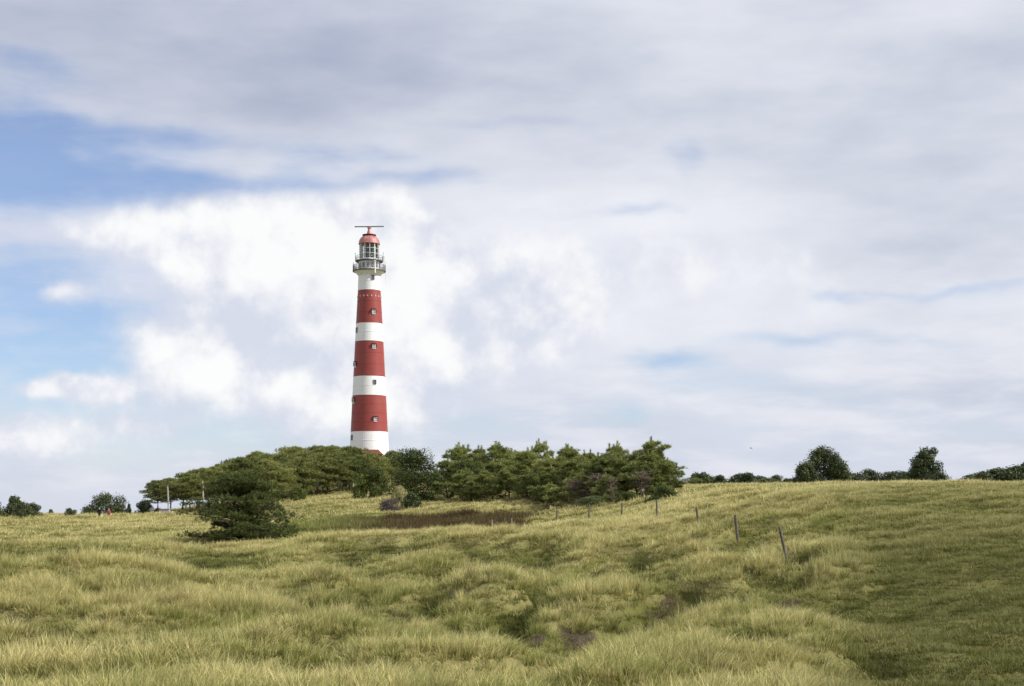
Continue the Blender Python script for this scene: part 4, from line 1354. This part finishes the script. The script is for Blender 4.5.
plant_tree('shrub', gen_bush, (M['bark'], M['leaf_pale']), at(400, 181, 0.0), 0.9, 0.85, 'pale cream-leaved bush in front of the round tree', 'bush', None, B, 1.15)
plant_tree('shrub', gen_bush, (M['bark'], M['leaf_d']), at(411, 174, -.1), 2.2, 1.0, 'very dark green bush right of the pale cream bush', 'bush', None, B, 1.2)
plant_tree('shrub', low_bush, (M['bark'], M['twig']), at(390, 171, -.1), 2.9, 0.85, 'purple-grey twiggy bush on the grass below the round tree', 'bush', None, B, 0.8)
plant_tree('shrub', gen_bush, (M['bark'], M['leaf']), at(298, 214, -.1), 0.1, 1.1, 'small bright green bush at the wood edge right of the lone pine', 'bush', None, B, 1.2)
plant_tree('shrub', low_bush, (M['bark'], M['leaf']), at(628, 148, -.1), 0.1, 0.8, 'low green bush under the middle of the young pine thicket', 'bush', None, B, 0.55)
plant_tree('shrub', low_bush, (M['bark'], M['leaf_d']), at(592, 150, -.1), 3.1, 1.0, 'low dark bush at the left foot of the young pine thicket', 'bush', None, B, 0.6)

# --- scattered trees on the left skyline
fb = [make_leafy(820 + i, H=3.0, RAD=1.9, base=0.12, lobes=14, leaf=0.24, per=230, flat=0.85, trunk_r=0.09, shape=('dome', 'cone', 'round')[i], stems=2) for i in range(3)]
LEFT = [(-6, 196, 1, 1.15, 'dark bush cut off by the left edge of the picture'), (15, 200, 1, 1.15, 'cone-topped bush at far left, tallest of its cluster'), (24, 193, 1, 1.05, 'olive green bush standing in front of the cone-topped bush at far left'), (33, 199, 0, .8, 'round low bush at the right side of the far-left cluster'),
        (51, 225, 1, .42, 'tiny lone bush on the skyline between the far-left cluster and the walkers'), (70, 208, 0, .62, 'small dark bush on the ridge left of the walkers'),
        (88, 246, 0, 0.9, 'low dark bush left of the big round skyline tree'), (120, 238, 0, .75, 'low bush right of the big round skyline tree'), (129, 236, 1, .75, 'thin upright sapling right of the walkers'), (145, 232, 0, 1.05, 'dark dome-shaped bush left of the pine wood'), (158, 236, 0, .6, 'small dark bush beside the pale block')]
for u, d, k, s, lab in LEFT:
    s = s * 0.85
    w = s * (0.45 if 'sapling' in lab else 1.0)
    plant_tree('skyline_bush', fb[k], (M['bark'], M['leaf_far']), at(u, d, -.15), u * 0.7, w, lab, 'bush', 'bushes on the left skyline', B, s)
big = make_leafy(840, H=4.6, RAD=3.7, base=0.25, lobes=20, leaf=0.26, per=300, flat=0.75, trunk_r=0.16, shape='dome')
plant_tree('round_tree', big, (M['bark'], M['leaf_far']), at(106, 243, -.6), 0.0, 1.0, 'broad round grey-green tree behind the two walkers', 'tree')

# --- far right skyline
rt1 = make_leafy(850, H=5.8, RAD=3.7, base=0.10, lobes=40, leaf=0.22, per=420, flat=0.85, trunk_r=0.18, shape='dome', lobe=0.74)
plant_tree('broadleaf_tree', rt1, (M['bark'], M['leaf_d']), at(824, 196, -.3), 1.0, 1.0, 'dark leafy tree standing alone on the right ridge, the left one of two', 'tree')
rt2 = make_leafy(851, H=5.2, RAD=3.3, base=0.12, lobes=34, leaf=0.22, per=400, flat=0.9, trunk_r=0.16, shape='peak', lobe=0.72)
plant_tree('broadleaf_tree', rt2, (M['bark'], M['leaf_d']), at(924, 205, -.1), 2.0, 1.0, 'dark leafy tree on the right ridge, narrower and nearer the right edge', 'tree')
plant_tree('skyline_bush', fb[0], (M['bark'], M['leaf_d']), at(806, 190, -.1), .3, 1.0, 'dark bush at the left foot of the wider ridge tree', 'bush', None, B, .95)
plant_tree('skyline_bush', fb[0], (M['bark'], M['leaf_d']), at(840, 194, -.1), 1.3, .9, 'dark bush at the right foot of the wider ridge tree', 'bush', None, B, 1.1)
plant_tree('skyline_bush', fb[2], (M['bark'], M['leaf_d']), at(939, 198, -.1), 1.3, .8, 'very dark low bush right of the narrower ridge tree', 'bush', None, B, .75)
far_rows = [('bushes of the far row right of the thicket', 'small dark tree in the far row between the thicket and the ridge trees',
             [(672, 215, .8), (680, 240, .8), (688, 250, .75), (697, 245, 1.0), (705, 240, 1.45), (714, 248, 1.25), (724, 240, 1.0), (733, 250, 1.15), (742, 244, 1.0), (750, 238, 1.15), (759, 246, 1.3), (767, 240, 1.25), (775, 248, 1.0), (784, 244, .95), (793, 250, .95)]),
            ('hedge bushes between the ridge trees', 'dark green hedge bush in the even row between the two ridge trees',
             [(848, 215, 1.2), (856, 220, 1.2), (864, 214, 1.15), (871, 222, 1.2), (879, 215, 1.3), (886, 221, 1.2), (893, 214, 1.15), (900, 220, 1.15), (907, 214, 1.1), (913, 222, 1.2)]),
            ('far wood at the right edge', 'grey-green tree of the far wood at the right edge of the picture',
             [(968, 250, 1.0), (975, 256, 1.2), (982, 248, 1.25), (990, 258, 1.5), (998, 250, 1.5), (1006, 258, 1.75), (1014, 250, 1.7), (1022, 258, 1.9), (1031, 252, 1.9), (1042, 256, 2.0)])]
for grp, lab, items in far_rows:
    for j, (u, d, s) in enumerate(items):
        s *= {'b': 0.66, 'h': 0.68, 'f': 0.8}[grp[0]]
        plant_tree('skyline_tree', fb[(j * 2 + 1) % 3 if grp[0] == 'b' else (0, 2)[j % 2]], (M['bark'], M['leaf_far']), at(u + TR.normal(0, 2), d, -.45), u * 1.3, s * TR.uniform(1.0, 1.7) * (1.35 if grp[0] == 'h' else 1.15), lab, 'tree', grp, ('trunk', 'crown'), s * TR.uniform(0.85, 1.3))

# ------------------------------------------------------------------ fence posts, poles
def make_post(seed, h, r, mat):
    rng = np.random.default_rng(seed)
    bm = bmesh.new()
    n = 8
    rings = []
    for z, s in ((-0.45, 1.0), (0.0, 1.04), (h * .35, 1.0), (h * .7, .96), (h * .96, .93), (h, .72)):
        rings.append([bm.verts.new((r * s * math.cos(2 * math.pi * i / n) * (1 + rng.normal(0, .05)), r * s * math.sin(2 * math.pi * i / n) * (1 + rng.normal(0, .05)), z + rng.normal(0, .012))) for i in range(n)])
    for a, b in zip(rings[:-1], rings[1:]):
        for i in range(n):
            bm.faces.new((a[i], a[(i + 1) % n], b[(i + 1) % n], b[i]))
    bm.faces.new(rings[0][::-1]); bm.faces.new(rings[-1])
    return bm_mesh('fence_post', bm)


POSTS = [(788, 63, 1.28, -0.22, 'nearest fence post, dark and leaning, at the right end of the row'), (738, 74, 1.28, -0.10, 'second dark fence post from the right, slightly leaning'),
         (699, 91, 1.22, -0.12, 'third dark fence post from the right'), (657, 110, 1.15, -0.03, 'fourth fence post from the right, highest on the slope'),
         (622, 121, 1.2, 0.0, 'fifth fence post from the right below the thicket'), (589, 130, 1.25, 0.02, 'sixth fence post from the right below the thicket'),
         (557, 140, 1.2, 0.0, 'seventh fence post from the right, left of the thicket')]
PTOP = (519, 514.5, 507, 502.5, 506, 507, 508.5)
for i, (u, d, h, ti, lab) in enumerate(POSTS):
    h = (0.22 if i > 2 else 0.0) + min(1.75, max(1.05, d * (HOR - PTOP[i]) / F - at(u, d).z))
    o = obj('fence_post', make_post(i, h, 0.074, None), M['post'])
    o.location = at(u, d)
    o.rotation_euler = (0.03 * (i % 3 - 1), ti, i)
    o.rotation_mode = 'XYZ'
    o.rotation_euler = Matrix.Rotation(ti, 3, 'Y').to_euler()
    tag(o, lab, 'fence post', 'posts of the fence down the slope')
PALE = [(512, 134, 'pale short fence post right of the brown heather band'), (492, 132, 'pale fence post at the right end of the heather band'), (414, 127, 'rightmost pale stake of four before the brown heather band'), (398, 126, 'second from right pale stake before the brown heather band'), (377, 125, 'second from left pale stake before the brown heather band'), (352, 124, 'leftmost pale stake of four before the brown heather band'), (266, 116, 'pale stake standing right of the lone pine')]
for i, (u, d, lab) in enumerate(PALE):
    o = obj('fence_post', make_post(20 + i, 1.25, 0.06, None), M['palepost'])
    o.location = at(u, d)
    o.rotation_euler = (0, 0.03 * (i % 3 - 1), i)
    tag(o, lab, 'fence post', 'pale stakes in the hollow')
for u, d, h, lab in ((168, 217, 4.6, 'pale bare pole at the left edge of the wood'), (203, 212, 5.6, 'pale bare trunk rising inside the wood behind the lone pine')):
    bm = bmesh.new()
    tube(bm, [(0, 0, -.3), (.03, 0, h * .5), (-.05, 0, h * .9), (-.02, 0, h)], [0.15, 0.13, 0.11, 0.05], 8)
    tube(bm, [(0, 0, h * .72), (0.35, 0, h * .8)], [0.05, 0.02], 5)
    o = obj('bare_pole', bm_mesh('bare_pole', bm), M['deadwood'])
    o.location = at(u, d); tag(o, lab, 'pole')
bm = bmesh.new()
box(bm, Vector((0, 0, .35)), (1.5, .7, .7)); box(bm, Vector((0, 0, .74)), (1.7, .85, .08)); box(bm, Vector((.9, 0, .2)), (.6, .6, .4))
bmesh.ops.bevel(bm, geom=bm.edges[:], offset=0.02, segments=1, affect='EDGES')
o = obj('concrete_block', bm_mesh('concrete_block', bm), M['concrete'])
o.location = at(165, 215, 0.0); tag(o, 'low pale block at the foot of the bare pole left of the wood', 'block')

# ------------------------------------------------------------------ small buildings
def cottage(name, loc, rz, w, d, h, roofh, wallm, roofm, label, win=True):
    root = empty(name, loc, rz)
    tag(root, label, 'building')
    bm = bmesh.new(); box(bm, Vector((0, 0, h / 2 - .5)), (w, d, h + 1.0))
    wall = obj('wall', bm_mesh('wall', bm), M[wallm], root)
    bm = bmesh.new(); o_ = .35
    p = [(-w / 2 - o_, -d / 2 - o_, h), (w / 2 + o_, -d / 2 - o_, h), (w / 2 + o_, d / 2 + o_, h), (-w / 2 - o_, d / 2 + o_, h), (-w / 2 - o_, 0, h + roofh), (w / 2 + o_, 0, h + roofh)]
    v = [bm.verts.new(q) for q in p]
    for f in ((0, 1, 5, 4), (2, 3, 4, 5), (1, 2, 5), (3, 0, 4), (3, 2, 1, 0)):
        bm.faces.new([v[i] for i in f])
    obj('roof', bm_mesh('roof', bm), M[roofm], root)
    if win:
        k = max(2, int(w / 2.6))
        for i in range(k):
            bm = bmesh.new()
            box(bm, Vector((-w / 2 + w * (i + .5) / k, -d / 2, h * .55)), (.9, .10, 1.0))
            wn = obj('window', bm_mesh('window', bm), M['dark'], root)
            bm = bmesh.new()
            box(bm, Vector((-w / 2 + w * (i + .5) / k, -d / 2 - .03, h * .55 - .56)), (1.1, .16, .1))
            box(bm, Vector((-w / 2 + w * (i + .5) / k, -d / 2 - .03, h * .55)), (.06, .1, .98))
            obj('sill', bm_mesh('sill', bm), M['trim'], wn)
    return root


cottage('white_cottage', at(330, 275, -.9), 0.05, 9, 6, 2.4, 1.6, 'white', 'slate', 'low white-walled building glimpsed between the trunks of the wood')
cottage('dark_roofed_house', at(814, 203, -.9), -0.1, 4.4, 4.0, 1.9, 1.1, 'concrete', 'slate', 'small dark-roofed house half hidden behind the wider ridge tree', False)
cottage('low_shed', at(915, 199, -.5), 0.2, 5.2, 2.4, 0.9, 0.5, 'slate', 'paleroof', 'low shed with a pale roof left of the narrower ridge tree', False)

# ------------------------------------------------------------------ people
def skin_mesh(name, verts, edges, rads, mat, parent=None, sub=2, root=0):
    me = bpy.data.meshes.new(name)
    me.from_pydata(verts, edges, [])
    o = obj(name, me, mat, parent)
    md = o.modifiers.new('skin', 'SKIN')
    md.use_smooth_shade = True
    for i, r in enumerate(rads):
        sv = me.skin_vertices[0].data[i]
        sv.radius = r if isinstance(r, tuple) else (r, r)
        sv.use_root = (i == root)
    ss = o.modifiers.new('sub', 'SUBSURF'); ss.levels = sub; ss.render_levels = sub
    return o


def person(loc, rz, top, bottom, hair, label, stride=0.16, scale=1.0, longcoat=False):
    root = empty('person', loc, rz, scale)
    tag(root, label, 'person', 'walkers on the ridge')
    P, E, RD = [], [], []
    def v(p, r): P.append(p); RD.append(r); return len(P) - 1
    pel = v((0, 0, .95), (.15, .11)); ch = v((0, 0.02, 1.25), (.16, .11)); nk0 = v((0, 0.02, 1.44), .075); nk = v((0, 0.01, 1.5), .055)
    h0 = v((0, -.01, 1.58), (.075, .085)); h1 = v((0, -.01, 1.67), (.08, .095)); h2 = v((0, 0, 1.73), .05)
    E += [(pel, ch), (ch, nk0), (nk0, nk), (nk, h0), (h0, h1), (h1, h2)]
    nose = v((0, -.12, 1.61), .012); E.append((h0, nose))
    for sx in (-1, 1):
        ear = v((sx * .095, 0.01, 1.62), .012); E.append((h0, ear))
        st = stride * sx
        hip = v((sx * .10, 0, .90), .095); kn = v((sx * .11, -st * .8 - .03, .49), .06); an = v((sx * .11, -st + .03, .09), .042); toe = v((sx * .12, -st - .15, .03), .035)
        E += [(pel, hip), (hip, kn), (kn, an), (an, toe)]
        shl = v((sx * .19, .02, 1.40), .062); elb = v((sx * .25, .03 + st * .5, 1.12), .043); wr = v((sx * .25, -.06 + st, .88), .030); pm = v((sx * .25, -.08 + st, .80), (.026, .038))
        E += [(nk0, shl), (shl, elb), (elb, wr), (wr, pm)]
        for q, (dy, L) in enumerate(((-.03, .075), (-.01, .085), (.01, .08), (.03, .065))):
            k1 = v((sx * .25, -.085 + st + dy, .80 - L * .6), .009); k2 = v((sx * .24, -.085 + st + dy * 1.1, .80 - L), .008); E += [(pm, k1), (k1, k2)]
        t1 = v((sx * .235, -.125 + st, .80), .010); t2 = v((sx * .23, -.14 + st, .765), .009); E += [(pm, t1), (t1, t2)]
    body = skin_mesh('body', P, E, RD, M['skin'], root)
    # clothes
    P, E, RD = [], [], []
    a = v((0, 0, .80 if not longcoat else .62), (.19, .15)); b = v((0, .01, 1.05), (.18, .135)); c = v((0, .02, 1.28), (.19, .135)); d = v((0, .02, 1.45), .085)
    E += [(a, b), (b, c), (c, d)]
    for sx in (-1, 1):
        st = stride * sx
        s1 = v((sx * .19, .02, 1.40), .08); s2 = v((sx * .25, .03 + st * .5, 1.12), .06); s3 = v((sx * .25, -.055 + st, .90), .046)
        E += [(d, s1), (s1, s2), (s2, s3)]
    skin_mesh('jacket', P, E, RD, M[top], root)
    P, E, RD = [], [], []
    a = v((0, 0, .95), (.165, .125))
    for sx in (-1, 1):
        st = stride * sx
        q1 = v((sx * .10, 0, .86), .11); q2 = v((sx * .11, -st * .8 - .03, .49), .075); q3 = v((sx * .11, -st + .03, .12), .058)
        E += [(a, q1), (q1, q2), (q2, q3)]
    skin_mesh('trousers', P, E, RD, M[bottom], root)
    P, E, RD = [], [], []
    a = v((0, .03, 1.66), (.088, .095)); b = v((0, .03, 1.72), .07); c = v((0, .07, 1.56), .06); E += [(b, a), (a, c)]
    skin_mesh('hair', P, E, RD, M[hair], root)
    return root


M['skin'] = mat_plain('skin', (0.50, 0.31, 0.23), 0.55, 0.3, 0.06)
M['black'] = mat_plain('black_cloth', (0.018, 0.018, 0.022), 0.85, 0.2, 0.2)
M['blond'] = mat_plain('light_hair', (0.36, 0.30, 0.22), 0.6, 0.3, 0.2)
M['pink'] = mat_plain('pink_cloth', (0.50, 0.10, 0.13), 0.85, 0.2, 0.15)
M['rose'] = mat_plain('rose_cloth', (0.55, 0.25, 0.26), 0.85, 0.2, 0.15)
M['greyhair'] = mat_plain('grey_hair', (0.34, 0.27, 0.27), 0.6, 0.3, 0.2)
M['whitecloth'] = mat_plain('white_cloth', (0.75, 0.74, 0.72), 0.85, 0.2, 0.06)
p1 = at(99.5, 203); p2 = at(108.8, 202)
person(p1 + Vector((0, 0, 0.02)), 2.6, 'black', 'black', 'blond', 'walker in black clothes with light hair on the grassy ridge', 0.14, 1.0)
person(p2 + Vector((0, 0, 0.02)), 2.8, 'pink', 'rose', 'greyhair', 'walker in a pink-red coat beside the one in black', -0.14, 1.03, True)
# white shoulder bag carried by the walker in black
bm = bmesh.new()
box(bm, Vector((0, 0, .17)), (.34, .14, .34)); bmesh.ops.bevel(bm, geom=bm.edges[:], offset=0.04, segments=2, affect='EDGES')
tube(bm, [(-.12, 0, .32), (-.08, 0, .52), (.08, 0, .52), (.12, 0, .32)], [.014] * 4, 5)
bag = obj('bag', bm_mesh('bag', bm), M['whitecloth'])
bag.location = p1 + Vector((0.33, -.05, 0.36)); tag(bag, 'white bag carried between the two walkers', 'bag')

# ------------------------------------------------------------------ bird
bm = bmesh.new()
tube(bm, [(0, -.24, 0), (0, -.16, .02), (0, 0, .02), (0, .2, 0), (0, .34, -.01)], [.02, .055, .075, .045, .01], 8)
for sx in (-1, 1):
    a = [bm.verts.new(q) for q in ((0, -.09, .05), (sx * .28, -.13, .17), (sx * .62, .02, .06), (sx * .30, .04, .16), (0, .08, .04))]
    b = [bm.verts.new(q.co + Vector((0, 0, -.018))) for q in a]
    bm.faces.new(a); bm.faces.new(b[::-1])
    for i in range(5):
        j = (i + 1) % 5
        bm.faces.new((a[i], a[j], b[j], b[i]))
gull = obj('bird', bm_mesh('bird', bm), M['rail'])
gull.location = (350 * (751 - 512) / F, 350, 350 * (HOR - 448.5) / F)
gull.rotation_euler = (0.2, 0.5, 0.8)
tag(gull, 'tiny dark bird flying in the sky above the right ridge', 'bird')

# ------------------------------------------------------------------ render defaults
sc.render.engine = 'CYCLES'
sc.render.resolution_x = 1024
sc.render.resolution_y = 686
sc.cycles.max_bounces = 5
sc.cycles.diffuse_bounces = 3
sc.cycles.transparent_max_bounces = 12
